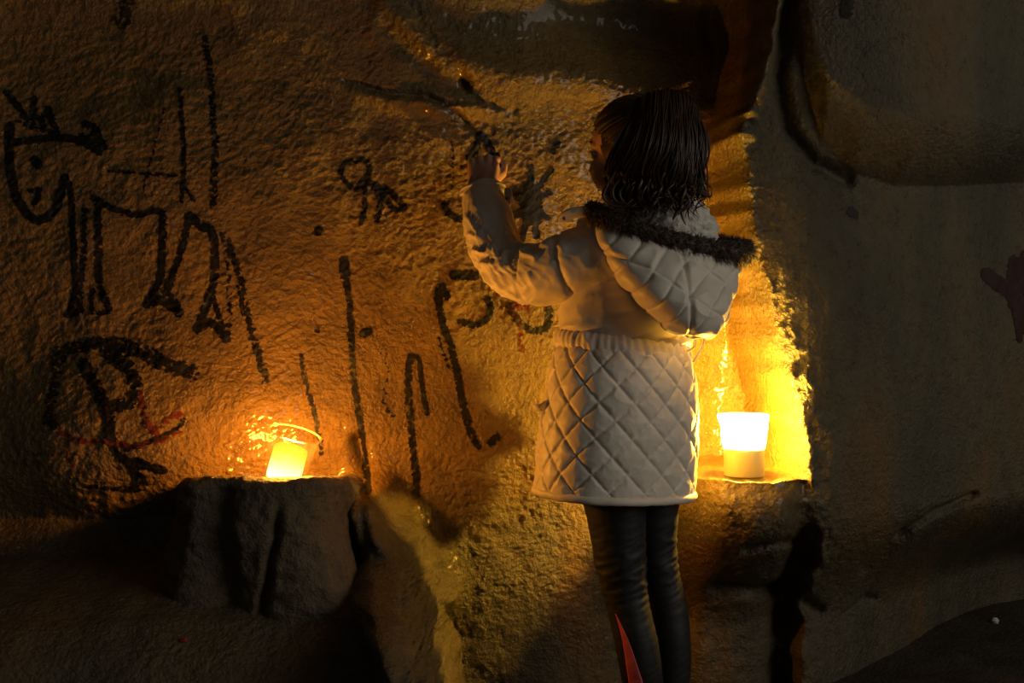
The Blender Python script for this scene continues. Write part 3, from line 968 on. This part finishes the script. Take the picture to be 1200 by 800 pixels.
# coral side panel widening down the left calf
th_ = np.linspace(0, 2 * np.pi, 72, endpoint=False)
rows = []
for i in range(130):
    py = interp_rows([(r[0], 0) for r in LT], 130)[i, 0]
    if py < 713: continue
    f0 = np.interp(py, [713, 740, 800, 852], [0.66, 0.62, 0.70, 0.74])
    f1 = np.interp(py, [713, 740, 800, 852], [0.655, 0.40, 0.02, -0.2])
    an_ = np.linspace(math.pi - math.acos(f0), math.pi - math.acos(f1), 10)
    ring_ = np.stack([np.interp(an_, th_, Rl[i, :, k_]) for k_ in range(3)], -1)
    nn = np.stack([np.interp(an_, th_, Nl[i, :, k_]) for k_ in range(3)], -1)
    rows.append(np.vstack([ring_ + nn * 0.0016, (ring_ - nn * 0.001)[::-1]]))
part('side_panel', rings_mesh(np.array(rows)), M['pink'], leggings, 'coral pink side panel on the calf')

# --- shoes
for (cx_, cy_) in ((P(756, 860, 2.225)[0], 2.225), (P(790, 860, 2.29)[0], 2.29)):
    fwd = np.array([-0.45, 0.89, 0]); fwd /= np.linalg.norm(fwd); sd = np.array([fwd[1], -fwd[0], 0])
    rows = []; rows2 = []
    for t_, w_, h_ in ((-0.055, 0.018, 0.045), (-0.048, 0.027, 0.07), (-0.02, 0.031, 0.075), (0.02, 0.031, 0.07), (0.06, 0.033, 0.052), (0.095, 0.034, 0.042), (0.12, 0.027, 0.036), (0.132, 0.012, 0.024)):
        c_ = np.array([cx_, cy_, 0.016]) + fwd * t_
        aa = np.linspace(0, 2 * np.pi, 24, endpoint=False)
        cc, ss = np.cos(aa), np.sin(aa)
        rows.append(c_ + (cc * w_)[:, None] * sd + np.stack([0 * aa, 0 * aa, (ss * 0.5 + 0.5) * h_], -1))
        rows2.append(c_ + (np.sign(cc) * np.abs(cc) ** 0.4 * (w_ + 0.004))[:, None] * sd + np.stack([0 * aa, 0 * aa, np.sign(ss) * np.abs(ss) ** 0.4 * 0.009 - 0.008], -1))
    so = part('shoe', rings_mesh(catmull_rows(rows)), M['shoe'])
    part('sole', rings_mesh(catmull_rows(rows2)), M['sole'], so)

# --- body: head, neck, hands and the limbs inside the clothes, fused into one surface
HC = P(742, 176, 2.235)                       # head centre
hf = np.array([-0.80, 0.60, -0.06]); hf /= np.linalg.norm(hf)      # where the face looks
hs = np.cross(hf, [0, 0, 1]); hs /= np.linalg.norm(hs)             # the head's right
hu = np.cross(hs, hf)
HR_ = np.stack([hf, hs, hu], 1)
def H(f, s, u): return HC + f * hf + s * hs + u * hu
bits = []
bits.append(ellipsoid(H(-0.012, 0, 0.020), (0.088, 0.069, 0.078), 36, 24, HR_))     # cranium
bits.append(ellipsoid(H(0.026, 0, -0.030), (0.056, 0.054, 0.070), 32, 22, HR_))     # face
bits.append(ellipsoid(H(0.046, 0, 0.022), (0.036, 0.050, 0.040), 28, 18, HR_))      # forehead
bits.append(ellipsoid(H(0.050, 0, -0.082), (0.024, 0.024, 0.020), 20, 14, HR_))     # chin
for s in (-1, 1):
    bits.append(ellipsoid(H(0.046, s * 0.028, -0.040), (0.032, 0.028, 0.032), 20, 14, HR_))   # cheeks
    bits.append(capsule(H(0.072, s * 0.010, 0.012), H(0.060, s * 0.040, 0.014), 0.010, 0.009))  # brow ridge
    bits.append(ellipsoid(H(-0.012, s * 0.070, -0.012), (0.017, 0.007, 0.027), 18, 12, HR_))  # ears
bits.append(capsule(H(0.077, 0, 0.006), H(0.094, 0, -0.024), 0.0065, 0.0085))        # nose bridge
bits.append(ellipsoid(H(0.090, 0, -0.027), (0.011, 0.013, 0.009), 18, 12, HR_))      # nose tip
bits.append(capsule(H(0.077, -0.013, -0.050), H(0.077, 0.013, -0.050), 0.0065, 0.0065))   # upper lip
bits.append(capsule(H(0.075, -0.010, -0.060), H(0.075, 0.010, -0.060), 0.0068, 0.0068))   # lower lip
nb = G(742, 258, 2.235)
bits.append(capsule(H(-0.018, 0, -0.04), nb, 0.040, 0.044))                          # neck
pel = G(735, 545, 2.25)
bits.append(capsule(nb + [0, 0, -0.02], G(738, 330, 2.25), 0.060, 0.085))
bits.append(capsule(G(738, 330, 2.25), pel, 0.085, 0.085))
shl = P(700, 300, 2.185)
bits.append(capsule(G(738, 290, 2.24), shl, 0.05, 0.036))
el_ = P(604, 318, 2.275)
wr_ = P(567, 224, WY - 0.105)
bits.append(capsule(shl, el_, 0.036, 0.030)); bits.append(capsule(el_, wr_, 0.030, 0.0225))
shr = G(788, 296, 2.31)
bits.append(capsule(G(738, 290, 2.25), shr, 0.05, 0.034))
bits.append(capsule(shr, path2[30], 0.034, 0.028)); bits.append(capsule(path2[30], path2[-1], 0.028, 0.02))
for Rg in (Rl, Rr):
    c_ = Rg.mean(1)
    bits.append(capsule(pel + (c_[0] - pel) * 0.6, c_[45], 0.035, 0.028))
    bits.append(capsule(c_[45], c_[-1] + [0, 0, -0.03], 0.028, 0.020))

def hand(origin, up_, fw_, sd_, sc=1.0, curl=1.0):
    """origin = wrist; up_ along the hand to the knuckles, fw_ palm side, sd_ towards the thumb"""
    o = []
    def L(a_, b_, c_): return origin + (a_ * sd_ + b_ * up_ + c_ * fw_) * sc
    for s_ in (-0.0205, -0.0068, 0.0072, 0.0205):
        o.append(capsule(L(s_ * 0.78, 0.004, 0.002), L(s_ * 1.08, 0.053 - 30 * s_ * s_, 0.0), 0.0125 * sc, 0.0086 * sc))
    o.append(ellipsoid(L(0.0, 0.024, 0.001), np.array([0.0285, 0.0125, 0.030]) * sc, 24, 16, np.stack([sd_, fw_, up_], 1)))
    # index .. little, knuckle positions and lengths
    for s_, k_, l_ in ((0.0235, 0.054, 1.0), (0.0080, 0.0575, 1.08), (-0.0080, 0.0545, 1.0), (-0.0225, 0.048, 0.82)):
        p0 = L(s_, k_, 0.001)
        p1 = p0 + (up_ * (0.012 - 0.02 * (curl - 1)) + fw_ * 0.026 + sd_ * s_ * 0.10) * l_ * sc
        p2 = p1 + (-up_ * 0.016 + fw_ * 0.010 - sd_ * s_ * 0.15) * l_ * sc
        p3 = p2 + (-up_ * 0.013 - fw_ * 0.008 - sd_ * s_ * 0.12) * l_ * sc
        o.append(capsule(p0, p1, 0.0082 * sc, 0.0076 * sc)); o.append(capsule(p1, p2, 0.0082 * sc, 0.0074 * sc)); o.append(capsule(p2, p3, 0.0074 * sc, 0.0066 * sc))
    t0 = L(0.018, 0.014, 0.006); t1 = L(0.0345, 0.032, 0.014); t2 = L(0.0375, 0.052, 0.022); t3 = L(0.031, 0.064, 0.030)
    o.append(capsule(t0, t1, 0.0125 * sc, 0.0100 * sc)); o.append(capsule(t1, t2, 0.0095 * sc, 0.0085 * sc)); o.append(capsule(t2, t3, 0.0085 * sc, 0.0070 * sc))
    return o
hup = np.array([0.02, 0.30, 0.95]); hup /= np.linalg.norm(hup)
hsd = np.array([1.0, 0.0, -0.02]); hsd -= hup * (hsd @ hup); hsd /= np.linalg.norm(hsd)
hfw = np.cross(hup, hsd); hfw = hfw if hfw[1] > 0 else -hfw
wo = P(566, 217, WY - 0.084)
bits += hand(wo, hup, hfw, hsd, 1.12)
bits.append(capsule(wr_, wo, 0.0225, 0.020))
d_ = path2[-1] - path2[-6]; d_ /= np.linalg.norm(d_)
s2 = np.cross(d_, [0, 0, 1]); s2 /= np.linalg.norm(s2)
bits += hand(path2[-1] + d_ * 0.012, d_, np.cross(d_, s2), np.array([0, 0, 1.0]) - d_ * d_[2], 1.0, 0.6)

bv, bf = merge(bits)
body = part('body', (bv, bf), M['skin'])
rm = body.modifiers.new('remesh', 'REMESH'); rm.mode = 'VOXEL'; rm.voxel_size = 0.0023; rm.use_smooth_shade = True
sm = body.modifiers.new('smooth', 'SMOOTH'); sm.factor = 0.5; sm.iterations = 2
dg = bpy.context.evaluated_depsgraph_get()
me2 = bpy.data.meshes.new_from_object(body.evaluated_get(dg))
body.modifiers.clear()
body.data = me2
me2.name = 'body'
if not me2.materials: me2.materials.append(M['skin'])
me2.polygons.foreach_set('use_smooth', [True] * len(me2.polygons))
for s in (-1, 1):
    e = ellipsoid(H(0.0640, s * 0.0285, -0.002), (0.0125,) * 3, 20, 14)
    part('eye', e, M['eye'], body)
    lash = catmull([H(0.073, s * 0.017, 0.002), H(0.079, s * 0.028, 0.006), H(0.070, s * 0.040, 0.001)], 14)
    part('eyelash', rings_mesh(tube(lash, 0.0016, 6)[0]), M['hair'], body)
    brow = catmull([H(0.083, s * 0.012, 0.020), H(0.080, s * 0.026, 0.026), H(0.067, s * 0.044, 0.021)], 14)
    part('eyebrow', rings_mesh(tube(brow, [0.0012] + [0.0024] * 12 + [0.0008], 6)[0]), M['hair'], body)

# --- hair: cap of combed strands, high ponytail with curled ends
HB = P(770, 128, 2.150)                       # where the ponytail is tied
cc = H(-0.012, 0, 0.020); cr3 = np.array([0.093, 0.0745, 0.083])
def on_cap(p, grow=1.0):
    l = (p - cc) @ HR_
    n_ = np.sqrt(((l / cr3) ** 2).sum())
    return cc + HR_ @ (l / n_ * grow)
strands = []
def strand(path_, r, nseg=6, flat=0.7):
    n_ = len(path_)
    tp = np.sin(np.linspace(0.35, np.pi * 0.985, n_)) ** 0.6
    return rings_mesh(tube(path_, r * tp, nseg, ell=flat)[0])
# cap shell, leaving the face free
th = np.linspace(0, 2 * np.pi, 80, endpoint=False); ph = np.linspace(-0.5 * np.pi, 0.5 * np.pi, 50)[1:-1]
capv = []
Dm = np.stack([np.cos(ph)[:, None] * np.cos(th), np.cos(ph)[:, None] * np.sin(th), np.repeat(np.sin(ph)[:, None], 80, 1)], -1)
face = (Dm[..., 0] > 0.52 - 0.0 * Dm[..., 2]) & (Dm[..., 2] < 0.60) | (Dm[..., 2] < -0.62)
sc_ = np.where(face, 0.80, 1.0)
V = cc + (Dm * cr3 * sc_[..., None]) @ HR_.T
strands.append(rings_mesh(V))
for i in range(420):
    # start on the hair line, comb back over the skull to the tie
    s_ = rng.uniform(-1, 1)
    a_ = s_ * 2.05
    elev = np.interp(abs(a_), [0, 0.6, 1.1, 1.6, 2.05], [0.62, 0.50, 0.10, -0.35, -0.55]) + rng.normal(0, 0.05)
    st = cc + HR_ @ (np.array([math.cos(a_) * math.cos(elev), math.sin(a_) * math.cos(elev), math.sin(elev)]) * cr3)
    t_ = np.linspace(0, 1, 14)[:, None]
    pth = st * (1 - t_) + HB * t_
    gr = 1.0 + rng.uniform(0.005, 0.05)
    pth = np.array([on_cap(p_, gr) * (1 - w_) + p_ * w_ for p_, w_ in zip(pth, np.linspace(0, 1, 14) ** 5)])
    strands.append(strand(pth, rng.uniform(0.0014, 0.0032)))
# ponytail
def tail(px0, py1, depth, wave, n=26, r=0.003, flick=0.0, end_y=248):
    top = P(np.interp(px0, [712, 826], [748, 812]) + rng.normal(0, 4), py1, 2.135 - 0.5 * depth)
    m1 = P(np.interp(px0, [712, 826], [728, 824]) + rng.normal(0, 3), 160, 2.12 - depth)
    m2 = P(px0 + rng.normal(0, 3), 203, 2.125 - depth)
    en = P(px0 + rng.normal(0, 4) + flick, end_y, 2.13 - 0.8 * depth)
    pth = catmull([HB, HB * 0.45 + top * 0.55 + np.array([0, 0, 0.010]), top, m1, m2, en], n)
    k_ = np.linspace(0, 1, n)
    w_ = wave * sstep(0.45, 1.0, k_)
    p_ = rng.uniform(0, 6.28)
    p_ = 5.0 * perlin(px0 / 13.0, depth * 40, 0.5) + rng.normal(0, 0.35)
    pth[:, 0] += w_ * np.sin(k_ * 15 + p_); pth[:, 1] += w_ * 0.8 * np.cos(k_ * 15 + p_)
    return strand(pth, r)
# solid heart of the ponytail
rows = []
for py, xl, xr, Yc in ((122, 776, 792, 2.150), (130, 760, 806, 2.142), (144, 744, 816, 2.128), (165, 731, 822, 2.115), (185, 724, 822, 2.115), (203, 722, 818, 2.12), (216, 728, 806, 2.13), (225, 742, 790, 2.14)):
    c_ = P((xl + xr) / 2, py, Yc); r_ = (xr - xl) / 2 * Yc / FPX
    aa = np.linspace(0, 2 * np.pi, 40, endpoint=False)
    rows.append(c_ + np.stack([r_ * 0.92 * np.cos(aa), 0.045 * np.sin(aa), 0.004 * np.sin(aa * 5)], -1))
strands.append(rings_mesh(catmull_rows(rows)))
for i in range(1000):
    px0 = rng.uniform(714, 825)
    edge = 1 - ((px0 - 770) / 58) ** 2
    strands.append(tail(px0, 112 + 14 * (1 - edge) + rng.normal(0, 2.5), (0.012 + 0.045 * max(edge, 0)) * rng.uniform(0.55, 1.1), rng.uniform(0.005, 0.012), r=rng.uniform(0.0011, 0.0024), end_y=rng.uniform(204, 240)))
# curls at the ends
for i in range(110):
    px0 = rng.uniform(712, 824)
    Y0 = 2.13 - 0.8 * (0.012 + 0.045 * max(0, 1 - ((px0 - 770) / 58) ** 2)) * rng.uniform(0.8, 1.1)
    y0 = rng.uniform(195, 222)
    ln_ = rng.uniform(20, 38) if px0 > 730 else rng.uniform(14, 26)
    k_ = np.linspace(0, 1, 30)
    am = rng.uniform(4, 9) * (0.3 + 0.7 * k_); p_ = rng.uniform(0, 6.28)
    q_ = np.array([P(px0 + am[j] * math.sin(k_[j] * 8.5 + p_) , y0 + ln_ * k_[j] + 3 * math.sin(k_[j] * 8.5 + p_ + 1.2), Y0 + 0.008 * math.cos(k_[j] * 8.5 + p_)) for j in range(30)])
    strands.append(strand(q_, rng.uniform(0.0012, 0.0026)))
# thick curled locks hanging over the fleece
for px0, y0, ln_, am_, p_, r_ in [(rng.uniform(716, 814), rng.uniform(172, 208), rng.uniform(36, 58), rng.uniform(4, 8), rng.uniform(0, 6.28), rng.uniform(0.0022, 0.0040)) for _ in range(34)]:
    Yl = 2.125 - 0.9 * (0.012 + 0.045 * max(0, 1 - ((px0 - 770) / 58) ** 2))
    k_ = np.linspace(0, 1, 34)
    ph_ = k_ * 7.5 + p_
    q_ = np.array([P(px0 + am_ * (0.25 + 0.75 * k_[j]) * math.sin(ph_[j]), y0 + ln_ * k_[j] + 4.5 * k_[j] * math.sin(ph_[j] + 1.4), Yl + 0.012 * k_[j] * math.cos(ph_[j])) for j in range(34)])
    strands.append(strand(q_, r_, 7, 0.55))
for pts_ in ([(722, 200), (712, 216), (707, 230), (716, 240), (734, 242), (748, 236)], [(730, 205), (718, 222), (722, 236), (738, 238), (752, 230)], [(738, 212), (726, 226), (734, 240), (752, 241), (762, 232)],
             [(752, 225), (750, 238), (758, 247), (756, 255)], [(764, 230), (772, 242), (766, 252), (760, 262)], [(790, 226), (797, 240), (792, 250), (788, 258)], [(800, 222), (808, 236), (800, 246), (788, 243)]):
    strands.append(strand(catmull([P(a_, b_, 2.085) for a_, b_ in pts_], 30), 0.0034, 7, 0.6))
# stray locks on the right edge
for pts_ in ([(818, 150), (828, 165), (826, 178), (819, 185)], [(815, 215), (824, 228), (833, 230), (834, 222)], [(816, 200), (823, 216), (818, 232), (808, 236)],
             [(714, 200), (716, 218), (708, 232), (722, 240)], [(720, 190), (715, 210), (722, 228), (716, 238)]):
    strands.append(strand(catmull([P(a_, b_, 2.10) for a_, b_ in pts_], 26), 0.0016))
part('hair', merge(strands), M['hair'], per, 'dark brown wavy hair in a high ponytail')

# --- short black stick pinched between thumb and fingers
ct = P(586, 194, WY - 0.050)
tip = wall_hit(583, 179); tip[1] -= 0.004
cp = np.array([ct + (tip - ct) * k_ for k_ in (-0.15, 0.0, 0.5, 0.9, 1.0)])
ch = mesh_obj('black_stick', *rings_mesh(tube(cp, [0.0035, 0.0048, 0.0048, 0.0042, 0.0015], 10)[0]), M['charcoal'])
tag(ch, 'short black stick pinched in the raised hand of the child', 'charcoal')


# ------------------------------------------------------------------ drawings on the wall: crusts of charcoal and ochre, each its own thing
def drawing(name, strokes, mat, label, cat='drawing', group=None, res=0.0017, offset=0.0012, parent=None):
    """strokes: (pixel polyline, width in pixels, cover 0..1); the crust sits on the relief's high spots"""
    segs = []
    for pts, w, cov in strokes:
        if len(pts) > 2: pts = [tuple(q_) for q_ in catmull(pts, len(pts) * 3)]
        wp = [wall_hit(a_, b_) for a_, b_ in pts]
        for p_, q_ in zip(wp[:-1], wp[1:]):
            segs.append((p_[0], p_[2], q_[0], q_[2], w * 0.47 * p_[1] / FPX, cov))
        if len(wp) == 1:
            p_ = wp[0]; segs.append((p_[0], p_[2], p_[0] + 1e-5, p_[2], w * 0.47 * p_[1] / FPX, cov))
    S = np.array(segs); mg = S[:, 4].max() * 1.8
    gx = np.arange(S[:, [0, 2]].min() - mg, S[:, [0, 2]].max() + mg, res)
    gz = np.arange(S[:, [1, 3]].min() - mg, S[:, [1, 3]].max() + mg, res)
    X, Z = np.meshgrid((gx[:-1] + gx[1:]) / 2, (gz[:-1] + gz[1:]) / 2)
    xw = X + 0.0022 * perlin(X * 120, 1.0, Z * 120); zw = Z + 0.0022 * perlin(X * 120, 6.0, Z * 120)
    grain = 0.75 * perlin(X * 95, 3.0, Z * 115) + 0.45 * perlin(X * 210, 9.0, Z * 230)
    M_ = np.zeros(X.shape, bool)
    for ax, az, bx, bz, w, cov in S:
        i0 = np.searchsorted(gx, min(ax, bx) - 2.2 * w - 0.004); i1 = np.searchsorted(gx, max(ax, bx) + 2.2 * w + 0.004)
        j0 = np.searchsorted(gz, min(az, bz) - 2.2 * w - 0.004); j1 = np.searchsorted(gz, max(az, bz) + 2.2 * w + 0.004)
        sl = (slice(max(j0 - 1, 0), j1), slice(max(i0 - 1, 0), i1))
        dx, dz = bx - ax, bz - az
        t = np.clip(((xw[sl] - ax) * dx + (zw[sl] - az) * dz) / (dx * dx + dz * dz + 1e-14), 0, 1)
        d = np.hypot(xw[sl] - ax - t * dx, zw[sl] - az - t * dz) / w
        thr = (cov - 0.68) * 1.6 + 0.40 * (1 - d * d)
        M_[sl] |= (d < 1.25) & (grain[sl] < thr)
    jj, ii = np.nonzero(M_)
    nx = len(gx)
    quad = np.stack([jj * nx + ii, jj * nx + ii + 1, (jj + 1) * nx + ii + 1, (jj + 1) * nx + ii], -1)
    used, inv = np.unique(quad, return_inverse=True)
    vx = gx[used % nx]; vz = gz[used // nx]
    V = np.stack([vx, wall_Y(vx, vz) - offset, vz], -1)
    o = mesh_obj(name, V, inv.reshape(-1, 4), mat)
    if parent is None:
        tag(o, label, cat, group)
    else:
        o.parent = parent
        if label: o['label'] = label
    return o

BK, RD, MR = M['charcoal'], M['red_paint'], M['maroon_paint']
drawing('animal_drawing', [
    ([(12, 148), (11, 175), (13, 200), (18, 225), (28, 245), (40, 257), (55, 255), (66, 243), (73, 222), (77, 208)], 9, 0.95),
    ([(12, 168), (40, 164), (75, 161), (100, 168), (116, 178)], 8, 0.95),
    ([(100, 145), (110, 150), (121, 172)], 9, 0.75), ([(97, 160), (118, 165)], 9, 0.7),
    ([(8, 108), (24, 128), (34, 142)], 7, 0.75), ([(40, 116), (39, 145)], 7, 0.8), ([(55, 126), (66, 150)], 8, 0.7), ([(22, 142), (44, 150), (66, 155)], 8, 0.6), ([(48, 135), (52, 152)], 8, 0.7),
    ([(41, 187), (45, 193)], 9, 0.95), ([(36, 223)], 6, 0.8), ([(46, 222), (45, 230), (41, 239)], 6, 0.9),
    ([(77, 208), (84, 230), (86, 280), (89, 320), (88, 345), (80, 369)], 7, 0.85),
    ([(100, 245), (98, 300), (95, 340), (93, 366)], 7, 0.65), ([(80, 369), (96, 364)], 7, 0.8),
    ([(115, 240), (116, 290), (117, 330), (128, 363)], 8, 0.75), ([(109, 340), (109, 366), (130, 364)], 6, 0.65),
    ([(128, 200), (165, 203), (208, 206)], 4, 0.6),
    ([(110, 232), (130, 243), (160, 252), (178, 247), (192, 250)], 7, 0.8),
    ([(192, 250), (190, 290), (188, 325), (173, 354)], 8, 0.8), ([(173, 356), (190, 352), (210, 366)], 10, 0.75), ([(196, 342), (210, 366)], 9, 0.75),
    ([(222, 252), (215, 285), (203, 322), (196, 342)], 8, 0.75),
    ([(222, 252), (236, 266), (248, 270), (252, 300), (250, 335), (240, 365), (232, 386)], 9, 0.8), ([(232, 386), (248, 378), (266, 397)], 9, 0.75), ([(250, 350), (262, 392)], 7, 0.7),
    ([(262, 276), (268, 320), (268, 392)], 8, 0.42),
    ([(262, 276), (280, 320), (288, 365), (300, 405), (312, 445)], 10, 0.6),
], BK, 'black charcoal drawing of a big four-legged animal on the upper left of the wall')
drawing('spear_drawing', [([(240, 45), (247, 90), (250, 130), (252, 180), (250, 240)], 9, 0.55)], BK, 'thick vertical black stroke rising from the hind part of the animal drawing')
drawing('spear_drawing', [([(211, 105), (214, 150), (216, 190), (213, 236)], 5, 0.75), ([(213, 215), (228, 235)], 4, 0.7)], BK, 'thin vertical black stroke left of the thick one above the animal drawing')
drawing('spear_drawing', [([(194, 122), (182, 170), (167, 225)], 3.5, 0.5)], BK, 'faint slanting stroke crossing the back of the animal drawing')
d2 = drawing('beast_drawing', [
    ([(66, 420), (90, 407), (130, 403), (165, 412), (190, 424), (224, 437)], 18, 0.62),
    ([(70, 412), (64, 450), (56, 492)], 13, 0.58), ([(98, 424), (110, 450), (126, 482), (130, 508)], 13, 0.75), ([(128, 416), (150, 430), (160, 452), (152, 472), (136, 474)], 15, 0.66),
    ([(130, 508), (136, 530), (156, 546), (160, 572)], 8, 0.8), ([(160, 540), (176, 547), (191, 551)], 9, 0.85), ([(158, 545), (172, 566)], 5, 0.8),
    ([(150, 526), (180, 516), (205, 504), (216, 492)], 6, 0.7), ([(100, 570), (130, 571), (163, 574)], 8, 0.5), ([(60, 492), (64, 500)], 7, 0.8)],
    BK, 'black and red drawing of a crouching beast left of the tilted candle')
drawing('red_strokes', [
    ([(165, 462), (170, 486), (180, 504), (196, 492), (212, 484)], 10, 0.5), ([(180, 500), (184, 518)], 8, 0.55), ([(70, 505), (90, 516), (130, 518), (165, 522), (210, 506)], 7, 0.55),
    ([(30, 532), (85, 531)], 5, 0.4), ([(56, 470), (72, 500), (84, 545), (104, 560)], 7, 0.4), ([(126, 476), (128, 500)], 7, 0.4)],
    RD, 'red ochre strokes', parent=d2)
drawing('animal_drawing', [
    ([(398, 203), (404, 192), (418, 188), (429, 188), (432, 203), (424, 214), (416, 222), (406, 214), (398, 203)], 6, 0.7),
    ([(424, 212), (440, 217), (456, 224), (470, 238), (472, 246), (462, 246), (454, 236), (447, 224)], 7, 0.75), ([(427, 216), (428, 238), (423, 262)], 7, 0.65), ([(444, 220), (446, 240), (442, 258)], 7, 0.65), ([(436, 216), (446, 232)], 8, 0.6)],
    BK, 'small black drawing of a round-headed creature, left of the raised hand')
drawing('sun_drawing', [
    ([(620, 226), (624, 252)], 24, 0.93), ([(622, 196), (622, 225)], 7, 0.9), ([(646, 199), (628, 225)], 6, 0.85), ([(644, 226), (626, 234)], 6, 0.85), ([(642, 256), (626, 240)], 6, 0.8),
    ([(629, 277), (625, 250)], 7, 0.9), ([(611, 282), (619, 250)], 7, 0.9), ([(596, 256), (616, 246)], 9, 0.85), ([(602, 222), (608, 231), (618, 236)], 9, 0.85)],
    BK, 'black sun with stubby rays drawn between the raised arm and the face')
drawing('peak_drawing', [([(549, 184), (558, 174), (562, 158), (569, 164), (578, 182)], 8, 0.9)], BK, 'black peaked mark being drawn just above the raised hand')
drawing('dash_mark', [([(653, 168), (648, 177)], 7, 0.85)], BK, 'short black dash above the sun drawing')
drawing('dash_mark', [([(532, 322), (556, 323)], 10, 0.95)], BK, 'thick black dash left of the bent elbow')
drawing('tick_mark', [([(521, 241), (526, 250), (538, 257)], 8, 0.85)], BK, 'black tick mark left of the raised forearm')
drawing('tick_mark', [([(530, 165), (531, 195), (529, 222)], 4, 0.5)], MR, 'faint dark red vertical stroke left of the raised hand')
drawing('red_dash', [([(516, 214), (508, 226), (499, 238)], 6, 0.45)], RD, 'faint red slanting dash left of the raised forearm')
drawing('cup_drawing', [([(540, 377), (556, 381), (570, 374), (575, 362), (571, 350)], 7, 0.85)], BK, 'black cup-shaped curve just below the elbow')
drawing('curl_drawing', [([(596, 358), (604, 372), (616, 384), (632, 388), (642, 380), (644, 362)], 8, 0.75)], BK, 'black curl drawn under the upper arm beside the coat')
drawing('red_drip', [([(600, 360), (606, 372), (610, 390), (612, 412)], 9, 0.45), ([(598, 358), (620, 362)], 9, 0.5)], RD, 'red paint drip under the upper arm beside the black curl')
drawing('line_drawing', [([(403, 306), (405, 325)], 10, 0.9), ([(405, 325), (410, 360), (412, 400), (414, 440), (420, 480), (426, 520), (432, 575)], 7, 0.8)], BK, 'long black vertical line right of the tilted candle, the tallest line there')
drawing('line_drawing', [([(524, 348), (518, 336), (513, 344), (518, 375), (528, 405), (536, 440), (544, 480), (553, 510), (560, 522)], 8, 0.82), ([(512, 390), (522, 420), (532, 440)], 5, 0.45)], BK, 'long black wavy line with a hooked top, nearest to the coat')
drawing('hook_drawing', [([(479, 418), (490, 419), (493, 440), (500, 484)], 5, 0.9), ([(481, 418), (478, 450), (481, 490), (485, 530), (489, 580)], 8, 0.75)], BK, 'black hook-shaped line between the two long lines')
drawing('line_drawing', [([(353, 417), (359, 450), (366, 475), (372, 500), (376, 530)], 6, 0.62)], BK, 'faint thin dark line running down behind the tilted tumbler')
drawing('smudge_mark', [([(440, 400), (455, 430), (450, 470), (462, 490)], 8, 0.34)], BK, 'faint grey smudge between the tall line and the hook')
for nm, pts, w, lab in (('spot_mark', [(373, 271)], 10, 'black spot below the small round-headed creature'), ('spot_mark', [(425, 392), (432, 388)], 8, 'black spot touching the tall black line'),
                        ('spot_mark', [(372, 387)], 6, 'tiny black spot left of the tall black line'), ('spot_mark', [(575, 518), (582, 512)], 9, 'black spot at the foot of the wavy line')):
    drawing(nm, [(pts, w, 0.85)], BK, lab, 'mark')
drawing('hand_drawing', [([(1157, 322), (1170, 332), (1182, 340)], 17, 0.95), ([(1190, 312), (1188, 335), (1188, 350)], 22, 0.95), ([(1188, 345), (1196, 365)], 22, 0.9), ([(1190, 360), (1195, 396)], 9, 0.9), ([(1204, 305), (1204, 380)], 22, 0.95), ([(1226, 300), (1220, 385)], 20, 0.95), ([(1200, 375), (1216, 398)], 18, 0.9)],
        MR, 'dark maroon painted hand shape at the right edge of the wall', res=0.0026, offset=0.002)
drawing('spot_mark', [([(998, 248), (1001, 251)], 11, 0.9)], M['dark_stone'], 'small round grey stain on the rock right of the hood', 'mark', res=0.0022, offset=0.002)
drawing('dark_mark', [([(994, -4), (992, 14)], 13, 0.9)], M['dark_stone'], 'dark smear on the boulder at the top edge', 'mark', res=0.0022, offset=0.002)  # small dark smear on the upper rock
drawing('dark_mark', [([(150, 2), (146, 24)], 24, 0.5), ([(135, 22), (150, 26)], 12, 0.5)], M['dark_stone'], 'dark patch high above the animal drawing', 'mark', res=0.0022, offset=0.0015)  # sparse dark patch near the top of the wall


# ------------------------------------------------------------------ small things on the ground and ledges
def floor_hit(px, py, z=0.006):
    Y = FPX * (CAMZ - z) / (py - 400.0)
    p = P(px, py, Y); p[2] = z
    return p
def lump(c, r, seed, rough=0.25):
    th_ = np.linspace(0, 2 * np.pi, 24, endpoint=False); ph_ = np.linspace(-0.5 * np.pi, 0.5 * np.pi, 16)[1:-1]
    D_ = np.stack([np.cos(ph_)[:, None] * np.cos(th_), np.cos(ph_)[:, None] * np.sin(th_), np.repeat(np.sin(ph_)[:, None], 24, 1)], -1)
    n_ = 1 + rough * fbm(D_[..., 0] * 1.6 + seed, D_[..., 1] * 1.6, D_[..., 2] * 1.6, 3)
    return rings_mesh(np.asarray(c) + D_ * n_[..., None] * np.asarray(r))
p = floor_hit(1166, 730)
tag(mesh_obj('pebble', *lump(p + [0, 0, 0.006], (0.011, 0.009, 0.009), 1.0, 0.5), M['pebble']), 'small white pebble on the dark floor, lower right', 'pebble')
p = floor_hit(928, 782)
tag(mesh_obj('stone', *lump(p + [0, 0, 0.006], (0.026, 0.018, 0.012), 5.0, 0.6), M['dark_stone']), 'flat black stone on the floor right of the legs', 'stone')
a, b_ = floor_hit(942, 762), floor_hit(983, 763)
tag(mesh_obj('straw', *rings_mesh(tube(catmull([a + [0, 0, 0.004], (a + b_) / 2 + [0, 0.01, 0.007], b_ + [0, 0, 0.004]], 16), 0.0016, 7)[0]), M['twig']), 'thin dry straw lying on the floor near the wall', 'straw')
w_ = wall_hit(215, 750)
tag(mesh_obj('scrap', *lump(w_ + [0, -0.002, 0.001], (0.008, 0.006, 0.004), 2.0, 0.6), M['red_scrap']), 'tiny red scrap on the rock below the ledge block', 'scrap')
